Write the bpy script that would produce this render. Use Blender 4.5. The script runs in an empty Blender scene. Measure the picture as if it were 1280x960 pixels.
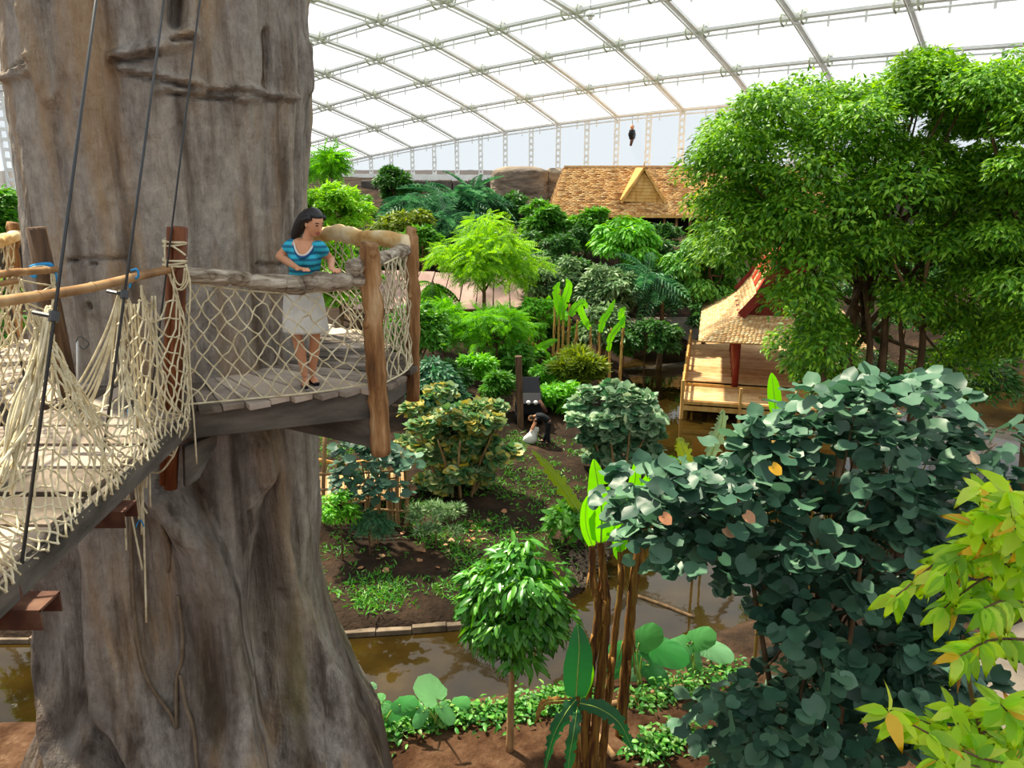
import bpy, math
import numpy as np
from mathutils import Vector, Matrix

scene = bpy.context.scene
rng = np.random.default_rng(11)

# ------------------------------------------------------------------ camera
F = 985.0                                   # focal length in pixels of a 1280 px wide frame
PITCH = math.atan(275.0 / F)
CAMZ = 12.0
cam_data = bpy.data.cameras.new('camera')
cam_data.sensor_width = 36.0
cam_data.lens = 36.0 * F / 1280.0
cam_data.clip_end = 600
cam_data.clip_start = 0.1
cam = bpy.data.objects.new('camera', cam_data)
scene.collection.objects.link(cam)
cam.location = (0, 0, CAMZ)
cam.rotation_euler = (math.pi / 2 - PITCH, 0, 0)
scene.camera = cam

# ------------------------------------------------------------------ world, sun, exposure
world = bpy.data.worlds.new('sky')
scene.world = world
world.use_nodes = True
bgn = world.node_tree.nodes['Background']
bgn.inputs[0].default_value = (0.90, 0.96, 1.0, 1)
bgn.inputs[1].default_value = 0.72
sun_data = bpy.data.lights.new('sun', 'SUN')
sun_data.energy = 7.5
sun_data.angle = math.radians(2.5)
sun_data.color = (1.0, 0.90, 0.70)
sun = bpy.data.objects.new('sun', sun_data)
scene.collection.objects.link(sun)
TO_SUN = Vector((-0.36, 0.36, 0.86)).normalized()
sun.rotation_euler = TO_SUN.to_track_quat('Z', 'Y').to_euler()
sun.location = TO_SUN * 80
scene.view_settings.view_transform = 'Standard'
scene.view_settings.look = 'None'
scene.view_settings.exposure = 0.5
scene.view_settings.gamma = 1.0
scene.view_settings.use_curve_mapping = False

# ------------------------------------------------------------------ helpers
COL = scene.collection
SP, CP = math.sin(PITCH), math.cos(PITCH)

def ray(px, py):
    a, b = (px - 640.0) / F, -(py - 480.0) / F
    return np.array([a, CP + b * SP, -SP + b * CP])

def P(px, py, Y=None, Z=None):
    """world point on the line of sight through a place of the photo, at depth Y or at height Z"""
    r = ray(px, py)
    t = Y / r[1] if Y is not None else (Z - CAMZ) / r[2]
    return np.array([0, 0, CAMZ]) + r * t

def srgb(c):
    if isinstance(c, str):
        c = [int(c[i:i + 2], 16) for i in (0, 2, 4)]
    return tuple(((v / 255.0) / 12.92 if v / 255.0 <= 0.04045 else ((v / 255.0 + 0.055) / 1.055) ** 2.4) for v in c) + (1.0,)

def mesh_np(name, V, F_, mat=None, smooth=False):
    """V (n,3) array, F_ (m,k) array of equal size polygons"""
    me = bpy.data.meshes.new(name)
    V = np.asarray(V, dtype=np.float32); F_ = np.asarray(F_, dtype=np.int32)
    m, k = F_.shape
    me.vertices.add(len(V)); me.vertices.foreach_set('co', V.ravel())
    me.loops.add(m * k); me.loops.foreach_set('vertex_index', F_.ravel())
    me.polygons.add(m)
    me.polygons.foreach_set('loop_start', np.arange(0, m * k, k, dtype=np.int32))
    me.polygons.foreach_set('loop_total', np.full(m, k, dtype=np.int32))
    if smooth:
        me.polygons.foreach_set('use_smooth', np.ones(m, dtype=bool))
    me.update(calc_edges=True)
    if mat: me.materials.append(mat)
    return me

def link(name, me, parent=None, matrix=None, kind=None):
    o = bpy.data.objects.new(name, me)
    COL.objects.link(o)
    if parent is not None:
        o.parent = parent
        o.matrix_parent_inverse = Matrix.Translation(-Vector(parent.get('_base', (0, 0, 0))))
    if matrix is not None: o.matrix_basis = matrix
    if kind: o['kind'] = kind
    return o

def tag(o, label, cat, group=None):
    o['label'] = label; o['category'] = cat
    if group: o['group'] = group
    return o

def thing(name, label, cat, loc=(0, 0, 0), group=None):
    o = bpy.data.objects.new(name, None)
    COL.objects.link(o)
    o.location = [float(v) for v in loc]
    o.empty_display_size = 0.2
    o['_base'] = [float(v) for v in loc]
    return tag(o, label, cat, group)

def structure(name, loc=(0, 0, 0)):
    o = bpy.data.objects.new(name, None)
    COL.objects.link(o)
    o.location = loc; o['_base'] = [float(v) for v in loc]; o['kind'] = 'structure'
    return o

class MB:
    """collects shapes into one mesh"""
    def __init__(s): s.v = []; s.f = []
    def add(s, V, Fs):
        b = len(s.v); s.v.extend([tuple(map(float, p)) for p in V]); s.f.extend([tuple(i + b for i in q) for q in Fs]); return s
    def frame_box(s, c, ax, ay, az, bevel=0.0):
        c, ax, ay, az = [np.asarray(q, float) for q in (c, ax, ay, az)]
        V = [c + i * ax + j * ay + k * az for k in (-1, 1) for j in (-1, 1) for i in (-1, 1)]
        return s.add(V, [(0, 2, 3, 1), (4, 5, 7, 6), (0, 1, 5, 4), (2, 6, 7, 3), (0, 4, 6, 2), (1, 3, 7, 5)])
    def box(s, c, size, rz=0.0):
        a, b = math.cos(rz), math.sin(rz)
        return s.frame_box(c, np.array([a, b, 0]) * size[0] / 2, np.array([-b, a, 0]) * size[1] / 2, np.array([0, 0, size[2] / 2]))
    def beam(s, p, q, w, h, up=(0, 0, 1)):
        p, q = np.asarray(p, float), np.asarray(q, float)
        d = q - p; L = np.linalg.norm(d); d /= L
        sd = np.cross(d, up); sd /= max(np.linalg.norm(sd), 1e-9); u = np.cross(sd, d)
        return s.frame_box((p + q) / 2, d * L / 2, sd * w / 2, u * h / 2)
    def tube(s, pts, rad, n=8, cap=True, side=None, flat=1.0):
        pts = np.asarray(pts, float); m = len(pts)
        rad = np.broadcast_to(np.asarray(rad, float), (m,)) if np.ndim(rad) <= 1 else np.asarray(rad, float)
        T = np.gradient(pts, axis=0); T /= np.linalg.norm(T, axis=1)[:, None] + 1e-12
        ref = np.array(side if side is not None else ((0, 0, 1) if abs(T[0][2]) < 0.9 else (1, 0, 0)), float)
        b = len(s.v); V = []
        a = np.linspace(0, 2 * math.pi, n, endpoint=False)
        x = ref - T[0] * (ref @ T[0]); x /= np.linalg.norm(x)
        for i in range(m):
            x = x - T[i] * (x @ T[i]); x /= np.linalg.norm(x) + 1e-12
            y = np.cross(T[i], x)
            if rad.ndim == 2: ra, rb = rad[i]
            else: ra, rb = rad[i], rad[i] * flat
            V.append(pts[i] + np.outer(np.cos(a) * ra, x) + np.outer(np.sin(a) * rb, y))
        V = np.concatenate(V)
        s.v.extend(map(tuple, V.tolist()))
        for i in range(m - 1):
            for k in range(n):
                k2 = (k + 1) % n
                s.f.append((b + i * n + k, b + i * n + k2, b + (i + 1) * n + k2, b + (i + 1) * n + k))
        if cap:
            s.f.append(tuple(b + k for k in reversed(range(n))))
            s.f.append(tuple(b + (m - 1) * n + k for k in range(n)))
        return s
    def ball(s, c, r, n=10, m=7):
        c = np.asarray(c, float); r = np.broadcast_to(np.asarray(r, float), (3,))
        b = len(s.v); V = [c - [0, 0, r[2]]]
        for i in range(1, m):
            t = math.pi * i / m
            for k in range(n):
                a = 2 * math.pi * k / n
                V.append(c + r * [math.sin(t) * math.cos(a), math.sin(t) * math.sin(a), -math.cos(t)])
        V.append(c + [0, 0, r[2]])
        s.v.extend([tuple(map(float, p)) for p in V])
        for k in range(n): s.f.append((b, b + 1 + (k + 1) % n, b + 1 + k))
        for i in range(m - 2):
            for k in range(n):
                k2 = (k + 1) % n
                s.f.append((b + 1 + i * n + k, b + 1 + i * n + k2, b + 1 + (i + 1) * n + k2, b + 1 + (i + 1) * n + k))
        e = b + 1 + (m - 1) * n; o = b + 1 + (m - 2) * n
        for k in range(n): s.f.append((o + k, o + (k + 1) % n, e))
        return s
    def mesh(s, name, mat, smooth=False):
        me = bpy.data.meshes.new(name); me.from_pydata(s.v, [], s.f); me.update()
        if mat: me.materials.append(mat)
        if smooth: me.polygons.foreach_set('use_smooth', np.ones(len(me.polygons), dtype=bool))
        return me
    def build(s, name, mat, parent=None, smooth=False, kind=None, bevel=0.0):
        o = link(name, s.mesh(name, mat, smooth), parent, None, kind)
        if bevel:
            md = o.modifiers.new('bevel', 'BEVEL'); md.width = bevel; md.segments = 2; md.limit_method = 'ANGLE'
        return o

def catmull(pts, n):
    """smooth polyline through pts, n samples per span"""
    pts = np.asarray(pts, float)
    Q = np.concatenate([[2 * pts[0] - pts[1]], pts, [2 * pts[-1] - pts[-2]]])
    out = []
    for i in range(len(pts) - 1):
        p0, p1, p2, p3 = Q[i:i + 4]
        for t in np.linspace(0, 1, n, endpoint=False):
            out.append(0.5 * (2 * p1 + (p2 - p0) * t + (2 * p0 - 5 * p1 + 4 * p2 - p3) * t * t + (3 * p1 - p0 - 3 * p2 + p3) * t ** 3))
    out.append(pts[-1])
    return np.array(out)

def norm(a):
    return a / (np.linalg.norm(a, axis=-1, keepdims=True) + 1e-9)

# ------------------------------------------------------------------ materials
def new_mat(name):
    m = bpy.data.materials.new(name); m.use_nodes = True
    nt = m.node_tree
    return m, nt, nt.nodes['Principled BSDF']

def N(nt, t, **kw):
    n = nt.nodes.new(t)
    for k, v in kw.items(): setattr(n, k, v)
    return n

def ramp(nt, fac, stops):
    r = N(nt, 'ShaderNodeValToRGB')
    el = r.color_ramp.elements
    while len(el) < len(stops): el.new(0.5)
    for e, (p, c) in zip(el, stops): e.position = p; e.color = srgb(c)
    nt.links.new(fac, r.inputs[0])
    return r.outputs[0]

def grain_mat(name, cols, scale=(3, 3, 3), detail=6, rough=0.8, bump=0.3, bscale=None, spec=0.3, dist=0.02, rand=0.0, distort=0.0):
    """noise-mottled surface; cols = list of srgb colours dark to light"""
    m, nt, b = new_mat(name)
    tc = N(nt, 'ShaderNodeTexCoord'); mp = N(nt, 'ShaderNodeMapping'); mp.inputs['Scale'].default_value = scale
    nt.links.new(tc.outputs['Object'], mp.inputs[0])
    nz = N(nt, 'ShaderNodeTexNoise'); nz.inputs['Scale'].default_value = 1.0; nz.inputs['Detail'].default_value = detail
    nz.inputs['Roughness'].default_value = 0.6; nz.inputs['Distortion'].default_value = distort
    nt.links.new(mp.outputs[0], nz.inputs[0])
    fac = nz.outputs[0]
    if rand:
        oi = N(nt, 'ShaderNodeObjectInfo'); ma = N(nt, 'ShaderNodeMath', operation='MULTIPLY_ADD')
        nt.links.new(oi.outputs['Random'], ma.inputs[0]); ma.inputs[1].default_value = rand
        sb = N(nt, 'ShaderNodeMath', operation='SUBTRACT'); nt.links.new(fac, sb.inputs[0]); sb.inputs[1].default_value = rand / 2
        nt.links.new(sb.outputs[0], ma.inputs[2]); fac = ma.outputs[0]
    k = len(cols)
    nt.links.new(ramp(nt, fac, [(0.28 + 0.44 * i / max(k - 1, 1), c) for i, c in enumerate(cols)]), b.inputs['Base Color'])
    b.inputs['Roughness'].default_value = rough
    b.inputs['Specular IOR Level'].default_value = spec
    if bump:
        mp2 = N(nt, 'ShaderNodeMapping'); mp2.inputs['Scale'].default_value = bscale or tuple(4 * s for s in scale)
        nt.links.new(tc.outputs['Object'], mp2.inputs[0])
        n2 = N(nt, 'ShaderNodeTexNoise'); n2.inputs['Scale'].default_value = 1.0; n2.inputs['Detail'].default_value = 8
        nt.links.new(mp2.outputs[0], n2.inputs[0])
        bp = N(nt, 'ShaderNodeBump'); bp.inputs['Strength'].default_value = bump; bp.inputs['Distance'].default_value = dist
        nt.links.new(n2.outputs[0], bp.inputs['Height']); nt.links.new(bp.outputs[0], b.inputs['Normal'])
    return m

def leaf_mat(name, cols, trans=0.35, rough=0.45, tcol=None, spec=0.4):
    """leaf colours vary from leaf to leaf; light also passes through the blade"""
    m, nt, b = new_mat(name)
    ge = N(nt, 'ShaderNodeNewGeometry'); oi = N(nt, 'ShaderNodeObjectInfo')
    ad = N(nt, 'ShaderNodeMath', operation='ADD'); fr = N(nt, 'ShaderNodeMath', operation='FRACT')
    nt.links.new(ge.outputs['Random Per Island'], ad.inputs[0]); nt.links.new(oi.outputs['Random'], ad.inputs[1])
    nt.links.new(ad.outputs[0], fr.inputs[0])
    k = len(cols)
    c = ramp(nt, fr.outputs[0], [(i / max(k - 1, 1), q) for i, q in enumerate(cols)])
    nt.links.new(c, b.inputs['Base Color']); b.inputs['Roughness'].default_value = rough
    b.inputs['Specular IOR Level'].default_value = spec
    tr = N(nt, 'ShaderNodeBsdfTranslucent')
    hs = N(nt, 'ShaderNodeHueSaturation'); hs.inputs['Saturation'].default_value = 1.1; hs.inputs['Value'].default_value = 1.5
    hs.inputs['Hue'].default_value = 0.485
    nt.links.new(c, hs.inputs['Color']); nt.links.new(hs.outputs[0], tr.inputs[0])
    mx = N(nt, 'ShaderNodeMixShader'); mx.inputs[0].default_value = trans
    out = nt.nodes['Material Output']
    nt.links.new(b.outputs[0], mx.inputs[1]); nt.links.new(tr.outputs[0], mx.inputs[2]); nt.links.new(mx.outputs[0], out.inputs[0])
    return m

M = {}
M['soil'] = None
M['wood_grey'] = grain_mat('weathered grey deck wood', ['4f463c', '84776a', 'a2968a', 'b9a998'], (2, 2, 2), bump=0.5, bscale=(14, 14, 14), rand=0.5)
M['wood_brown'] = grain_mat('brown deck wood edge', ['5a3a20', '8a6038', 'b08a5c'], (3, 3, 3), bump=0.4, rand=0.3)
M['beam_dark'] = grain_mat('dark weathered beam', ['3a352f', '5b554d', '746c62'], (1.5, 1.5, 6), bump=0.4)
M['log_bark'] = grain_mat('orange peeled log', ['3c2816', '7c5632', 'a67c50', 'c8a880'], (9, 9, 1.3), bump=0.8, bscale=(30, 30, 4), dist=0.03)
M['log_grey'] = grain_mat('weathered split log', ['3e2e20', '857664', 'b5a996', 'd6ccba'], (2.0, 14, 18), bump=0.9, bscale=(5, 40, 45), dist=0.03)
M['log_pale'] = grain_mat('pale peeled log', ['b9803f', 'e0b877', 'f3dcae', 'f8e8c8'], (2, 2, 4), bump=0.4)
M['post_red'] = grain_mat('red-brown stained post', ['3c1d0e', '6d3c1f', '8d5630'], (12, 12, 1.2), bump=0.3, rough=0.55, bscale=(60, 60, 3))
M['post_dark'] = grain_mat('dark brown post', ['33251b', '5b4532', '7c6148'], (12, 12, 1.2), bump=0.4)
M['bamboo'] = grain_mat('bamboo pole', ['6b4a2e', 'a07a50', 'c2a074'], (3, 3, 3), bump=0.15, rough=0.45)
M['rope'] = grain_mat('cream rope', ['a99a78', 'd3c7a4', 'e6dcc0'], (12, 12, 12), bump=0.4, bscale=(90, 90, 90), dist=0.005)
M['rope_blue'] = grain_mat('blue cord', ['1f78b8', '3a9ed8'], (9, 9, 9), bump=0.2)
M['cable'] = grain_mat('dark steel cable', ['26282a', '3c3e40'], (5, 5, 5), bump=0, rough=0.4, spec=0.5)
M['steel_rust'] = grain_mat('rust-red steel channel', ['38201a', '523224', '70503e'], (4, 4, 4), bump=0.2)
M['skin'] = grain_mat('skin', ['c98d68', 'd69c78'], (6, 6, 6), bump=0, rough=0.5)
M['skin_lip'] = grain_mat('lips', ['a8504a', 'b45c54'], (6, 6, 6), bump=0, rough=0.4)
M['hair'] = grain_mat('black hair', ['0c0a0b', '1d181a'], (40, 40, 6), bump=0.5, bscale=(140, 140, 10), rough=0.35, spec=0.5)
M['white_cloth'] = grain_mat('white cotton', ['d2d0c8', 'efeee8'], (6, 6, 6), bump=0.25, bscale=(40, 40, 8))
M['shoe'] = grain_mat('black shoe', ['0c0c10', '1c1c24'], (9, 9, 9), bump=0, rough=0.35)
M['eye'] = grain_mat('dark eye', ['1a100c', '2a1a14'], (9, 9, 9), bump=0, rough=0.2)
M['black_cloth'] = grain_mat('black work clothes', ['0d0e12', '1d1f26'], (6, 6, 6), bump=0.1)
M['frame_white'] = grain_mat('white painted steel', ['dcdfe0', 'e8eaea', 'f2f3f3'], (0.7, 0.7, 0.7), bump=0, rough=0.4)
M['clamp'] = grain_mat('pale steel clamp', ['a8ae98', 'c6cabb'], (2, 2, 2), bump=0, rough=0.5)
M['rock'] = grain_mat('brown cast rock', ['4a4038', '73665a', '93836f', 'a89678'], (0.25, 0.25, 0.5), bump=1.0, bscale=(1.0, 1.0, 2.2), dist=0.4, distort=1.0)
M['rock_dark'] = grain_mat('dark retaining rock', ['2e2a28', '4b4540', '69605a'], (0.5, 0.5, 0.3), bump=1.0, bscale=(2, 2, 1), dist=0.2)
M['red_wood'] = grain_mat('dark red painted wood', ['6a1f18', '7d2a20', '8c352a'], (2, 2, 2), bump=0.15, rough=0.5)
M['red_bright'] = grain_mat('bright red painted board', ['a3301c', 'b83c24', 'c54830'], (2, 2, 2), bump=0.1, rough=0.5)
M['deck_tan'] = grain_mat('new tan deck boards', ['b98c58', 'd3a976', 'e2bf90'], (2, 2, 2), bump=0.15, rand=0.35)
M['post_tan'] = grain_mat('yellow timber', ['b0803c', 'cf9f58', 'deb878'], (3, 3, 1), bump=0.2)
M['shingle'] = None
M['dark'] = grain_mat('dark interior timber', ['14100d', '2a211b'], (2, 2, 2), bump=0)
M['path'] = grain_mat('grey trodden path', ['5e564c', '766c60', '8a8072'], (1, 1, 1), bump=0.3)
M['curb'] = grain_mat('pale pond kerb', ['4a3e32', '6c5d4c', '8a7a66'], (2, 2, 2), bump=0.8)
M['roof_pink'] = grain_mat('dull pink roof felt', ['8a6d66', 'a3857c', 'b2968c'], (0.8, 0.8, 0.8), bump=0.3)
M['trunk_brown'] = grain_mat('brown bark', ['3a2a1c', '5f4930', '84694a'], (5, 5, 1.2), bump=0.7, dist=0.03)
M['trunk_pale'] = grain_mat('pale bark', ['6e5238', '9a7850', 'b8956a'], (6, 6, 1.5), bump=0.5)
M['banana_stem'] = grain_mat('banana stem in dry sheaths', ['24150a', '5e3818', '8c6428', '8a8038'], (14, 14, 1.0), bump=0.9, bscale=(50, 50, 4), dist=0.03)
M['banana_stem_far'] = grain_mat('ochre banana stem', ['7a5526', 'b58d48', 'c9b060'], (8, 8, 1.0), bump=0.5)
M['dry_leaf'] = grain_mat('dry brown leaf', ['5c3c1c', '93682f', 'b8904c'], (6, 6, 6), bump=0.5)
M['midrib'] = grain_mat('pale green midrib', ['7fa040', 'a6bf60'], (6, 6, 6), bump=0)
M['vine'] = grain_mat('cast vine on trunk', ['5a4c3c', '857560'], (5, 5, 5), bump=0.5)
M['glass'] = grain_mat('white lamp', ['e8e8e8', 'ffffff'], (2, 2, 2), bump=0)

# ================================================================== THE SETTING
# ---------------- ground and pond
POND = [(-40, 13.5)] + [tuple(P(x, y, Z=0)[:2]) for x, y in
        [(-120, 915), (20, 908), (240, 905), (455, 893), (560, 884), (660, 868), (745, 850), (850, 812), (960, 770), (1100, 700), (1280, 640)]] \
       + [(24, 24), (34, 36), (30, 46)] + [tuple(P(x, y, Z=0)[:2]) for x, y in
        [(1010, 452), (900, 440), (800, 444), (775, 458), (800, 490), (822, 540), (800, 610), (775, 680), (722, 742), (650, 775), (570, 786), (470, 793), (400, 797), (200, 801), (0, 803), (-150, 803)]] + [(-40, 18.0)]
POND = np.array(POND)

def pond_sd(X, Y):
    """signed distance to the pond outline, negative inside"""
    d = np.full(X.shape, 1e9); inside = np.zeros(X.shape, bool)
    n = len(POND)
    for i in range(n):
        a, b = POND[i], POND[(i + 1) % n]
        e = b - a
        t = np.clip(((X - a[0]) * e[0] + (Y - a[1]) * e[1]) / (e @ e), 0, 1)
        d = np.minimum(d, np.hypot(X - a[0] - t * e[0], Y - a[1] - t * e[1]))
        c = (a[1] > Y) != (b[1] > Y)
        inside ^= c & (X < (b[0] - a[0]) * (Y - a[1]) / (b[1] - a[1] + 1e-12) + a[0])
    return np.where(inside, -d, d)

def vnoise(x, y, seed=0):
    r = np.random.default_rng(seed); T = r.random((64, 64))
    xi, yi = np.floor(x).astype(int), np.floor(y).astype(int); fx, fy = x - xi, y - yi
    fx = fx * fx * (3 - 2 * fx); fy = fy * fy * (3 - 2 * fy)
    g = lambda a, b: T[a % 64, b % 64]
    return (g(xi, yi) * (1 - fx) + g(xi + 1, yi) * fx) * (1 - fy) + (g(xi, yi + 1) * (1 - fx) + g(xi + 1, yi + 1) * fx) * fy - 0.5

def ground_z(X, Y):
    X = np.asarray(X, float); Y = np.asarray(Y, float)
    sd = pond_sd(X, Y)
    base = np.interp(Y, [0, 16, 19, 25, 31, 40, 48, 65, 78, 86, 92, 120, 220], [0.45, 0.45, 0.5, 0.75, 0.95, 1.5, 2.1, 4.3, 6.3, 8.2, 9.5, 10.2, 10.3])
    base = base + 0.25 * vnoise(X * 0.35, Y * 0.35, 1) + 0.10 * vnoise(X * 1.7, Y * 1.7, 2)
    k = np.clip(sd / 0.6, -1, 1)
    edge = np.interp(sd, [-3, -0.25, 0.0, 0.15, 0.5, 6], [-1.4, -0.6, 0.12, 0.22, 0.35, 1.0])
    w = np.clip(sd / 6.0, 0, 1)
    return np.where(sd < 0.5, edge, 0.35 * (1 - w) + base * w)

def axis(a, b, fine0, fine1, cs, fs):
    return np.unique(np.round(np.concatenate([np.arange(a, fine0, cs), np.arange(fine0, fine1, fs), np.arange(fine1, b + cs, cs)]), 4))

def soil_material():
    m, nt, b = new_mat('garden soil')
    tc = N(nt, 'ShaderNodeTexCoord')
    nz = N(nt, 'ShaderNodeTexNoise'); nz.inputs['Scale'].default_value = 0.8; nz.inputs['Detail'].default_value = 9; nz.inputs['Roughness'].default_value = 0.7
    nt.links.new(tc.outputs['Object'], nz.inputs[0])
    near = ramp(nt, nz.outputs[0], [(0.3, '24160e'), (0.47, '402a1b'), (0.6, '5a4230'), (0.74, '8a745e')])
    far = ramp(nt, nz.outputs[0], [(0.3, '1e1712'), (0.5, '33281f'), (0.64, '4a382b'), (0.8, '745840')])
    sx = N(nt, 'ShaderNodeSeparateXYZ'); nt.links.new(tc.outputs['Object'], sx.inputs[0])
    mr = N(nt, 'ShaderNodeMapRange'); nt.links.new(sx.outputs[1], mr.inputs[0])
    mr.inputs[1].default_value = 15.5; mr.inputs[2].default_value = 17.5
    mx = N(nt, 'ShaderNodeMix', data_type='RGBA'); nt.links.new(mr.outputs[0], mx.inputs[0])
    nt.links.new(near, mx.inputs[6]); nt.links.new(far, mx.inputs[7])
    nt.links.new(mx.outputs[2], b.inputs['Base Color'])
    b.inputs['Roughness'].default_value = 0.95; b.inputs['Specular IOR Level'].default_value = 0.1
    n2 = N(nt, 'ShaderNodeTexNoise'); n2.inputs['Scale'].default_value = 9; n2.inputs['Detail'].default_value = 8
    nt.links.new(tc.outputs['Object'], n2.inputs[0])
    bp = N(nt, 'ShaderNodeBump'); bp.inputs['Strength'].default_value = 0.9; bp.inputs['Distance'].default_value = 0.08
    nt.links.new(n2.outputs[0], bp.inputs['Height']); nt.links.new(bp.outputs[0], b.inputs['Normal'])
    return m
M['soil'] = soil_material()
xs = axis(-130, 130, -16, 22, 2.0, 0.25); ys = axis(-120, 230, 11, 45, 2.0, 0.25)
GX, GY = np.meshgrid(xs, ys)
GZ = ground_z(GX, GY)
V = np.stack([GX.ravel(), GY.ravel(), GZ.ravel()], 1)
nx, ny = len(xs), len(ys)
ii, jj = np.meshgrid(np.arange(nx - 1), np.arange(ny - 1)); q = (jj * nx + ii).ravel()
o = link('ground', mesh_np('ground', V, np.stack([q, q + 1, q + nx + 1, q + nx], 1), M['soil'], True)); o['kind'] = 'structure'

def water_material():
    m, nt, b = new_mat('murky brown pond water')
    tc = N(nt, 'ShaderNodeTexCoord')
    nz = N(nt, 'ShaderNodeTexNoise'); nz.inputs['Scale'].default_value = 0.5; nz.inputs['Detail'].default_value = 4
    nt.links.new(tc.outputs['Object'], nz.inputs[0])
    nt.links.new(ramp(nt, nz.outputs[0], [(0.35, '1e1606'), (0.6, '33260c'), (0.75, '443412')]), b.inputs['Base Color'])
    b.inputs['Roughness'].default_value = 0.03; b.inputs['IOR'].default_value = 1.33
    b.inputs['Specular IOR Level'].default_value = 0.8
    n2 = N(nt, 'ShaderNodeTexNoise'); n2.inputs['Scale'].default_value = 1.6; n2.inputs['Detail'].default_value = 2
    nt.links.new(tc.outputs['Object'], n2.inputs[0])
    bp = N(nt, 'ShaderNodeBump'); bp.inputs['Strength'].default_value = 0.06; bp.inputs['Distance'].default_value = 0.05
    nt.links.new(n2.outputs[0], bp.inputs['Height']); nt.links.new(bp.outputs[0], b.inputs['Normal'])
    return m
M['water'] = water_material()
o = link('pond_water', mesh_np('pond_water', [(-45, 8, 0), (48, 8, 0), (48, 60, 0), (-45, 60, 0)], [(0, 1, 2, 3)], M['water'])); o['kind'] = 'structure'

# kerb stones along the far pond edge
kerb = structure('trim_1')
kp = [tuple(P(x, y, Z=0)[:2]) for x, y in [(-150, 803), (0, 803), (200, 801), (400, 797), (470, 793), (570, 786), (650, 775), (722, 742)]]
kp = [np.array([a, b, 0.0]) for a, b in kp]
kl = catmull(kp, 24)
seg = [kl[0]]; acc = 0
for a, b in zip(kl[:-1], kl[1:]):
    acc += np.linalg.norm(b - a)
    if acc > 0.9: seg.append(b); acc = 0
for a, b in zip(seg[:-1], seg[1:]):
    d = norm(b - a); off = np.array([-d[1], d[0], 0]) * 0.12
    h = 0.20 + 0.06 * rng.random()
    MB().beam(a + off + d * 0.01 + [0, 0, h / 2 - 0.08], b + off - d * 0.01 + [0, 0, h / 2 - 0.08], 0.36 + 0.06 * rng.random(), h).build('kerb_stone', M['curb'], kerb, bevel=0.02)

# ---------------- roof and end wall of the hall
q_ = [5.415, 96.3694, -0.6836, -0.0018, 4.5612]
RN = [0, 8.1024, 16.822, 24.321, 31.889, 39.6, 47.4, 55.2, 63]
RZ = [4.5612, 6.8356, 8.8585, 10.3317, 11.2151, 11.75, 12.0, 12.0, 11.7]
def wall_frame(i):
    x4, y4, ang, k, _ = q_
    S = (i - 4) * 8.0
    th = ang + k * S
    x = x4 + (math.sin(th) - math.sin(ang)) / k; y = y4 - (math.cos(th) - math.cos(ang)) / k
    Sc = max(S, -40.0)
    dz = 0.0735 * Sc - 0.001025 * Sc * Sc
    if S > 50: dz = 0.0735 * 36 - 0.001025 * 1296
    return x, y, th, dz
def roof_node(i, j):
    x, y, th, dz = wall_frame(i)
    t2 = th + 0.1474
    return np.array([x + math.sin(t2) * RN[j], y - math.cos(t2) * RN[j], CAMZ + RZ[j] + dz])

def membrane(name, tint, tr):
    m, nt, b = new_mat(name)
    t = N(nt, 'ShaderNodeBsdfTransparent'); t.inputs[0].default_value = (0.97, 0.99, 1, 1)
    l = N(nt, 'ShaderNodeBsdfTranslucent'); l.inputs[0].default_value = srgb(tint)
    mx = N(nt, 'ShaderNodeMixShader'); mx.inputs[0].default_value = 1 - tr
    nt.links.new(t.outputs[0], mx.inputs[1]); nt.links.new(l.outputs[0], mx.inputs[2])
    nt.links.new(mx.outputs[0], nt.nodes['Material Output'].inputs[0])
    return m
M['film'] = membrane('clear roof film cushion', 'f4faff', 0.82)
M['film_wall'] = membrane('frosted wall film', 'eef4fa', 0.78)

ceil = structure('ceiling')
I0, I1, J1 = -4, 14, 8
for i in range(I0, I1 + 1):
    for j in range(J1):
        a, b = roof_node(i, j), roof_node(i, j + 1)
        m = MB().tube([a, b], 0.24, 6)
        if i % 1 == 0: m.tube([a + [0, 0, -0.42], b + [0, 0, -0.42]], 0.07, 5)
        m.build('rafter', M['frame_white'], ceil)
    for j in range(J1 + 1):
        if i < I1:
            a, b = roof_node(i, j), roof_node(i + 1, j)
            m = MB().tube([a, b], 0.22, 6).tube([a + [0, 0, -0.5], b + [0, 0, -0.5]], 0.08, 5)
            for t in (0.33, 0.66): m.beam(a * (1 - t) + b * t, a * (1 - t) + b * t + [0, 0, -0.9], 0.12, 0.12, (1, 0, 0))
            m.build('purlin', M['frame_white'], ceil)
ring = MB()
for a0 in (-1, 1):
    t = np.linspace(0, 2 * math.pi, 9)
    ring.tube(np.stack([a0 * 0.75 + 0 * t, 0.55 * np.cos(t), 0.55 * np.sin(t)], 1), 0.09, 4, False)
ring.beam((-0.9, 0, 0), (0.9, 0, 0), 0.35, 0.5)
ring_me = ring.mesh('clamp', M['clamp'])
for i in range(I0, I1 + 1):
    for j in range(1, J1):
        a = roof_node(i, j); d = roof_node(min(i + 1, I1), j) - roof_node(min(i + 1, I1) - 1, j)
        link('clamp', ring_me, ceil, Matrix.Translation(Vector(a)) @ Matrix.Rotation(math.atan2(d[1], d[0]), 4, 'Z'))
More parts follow.
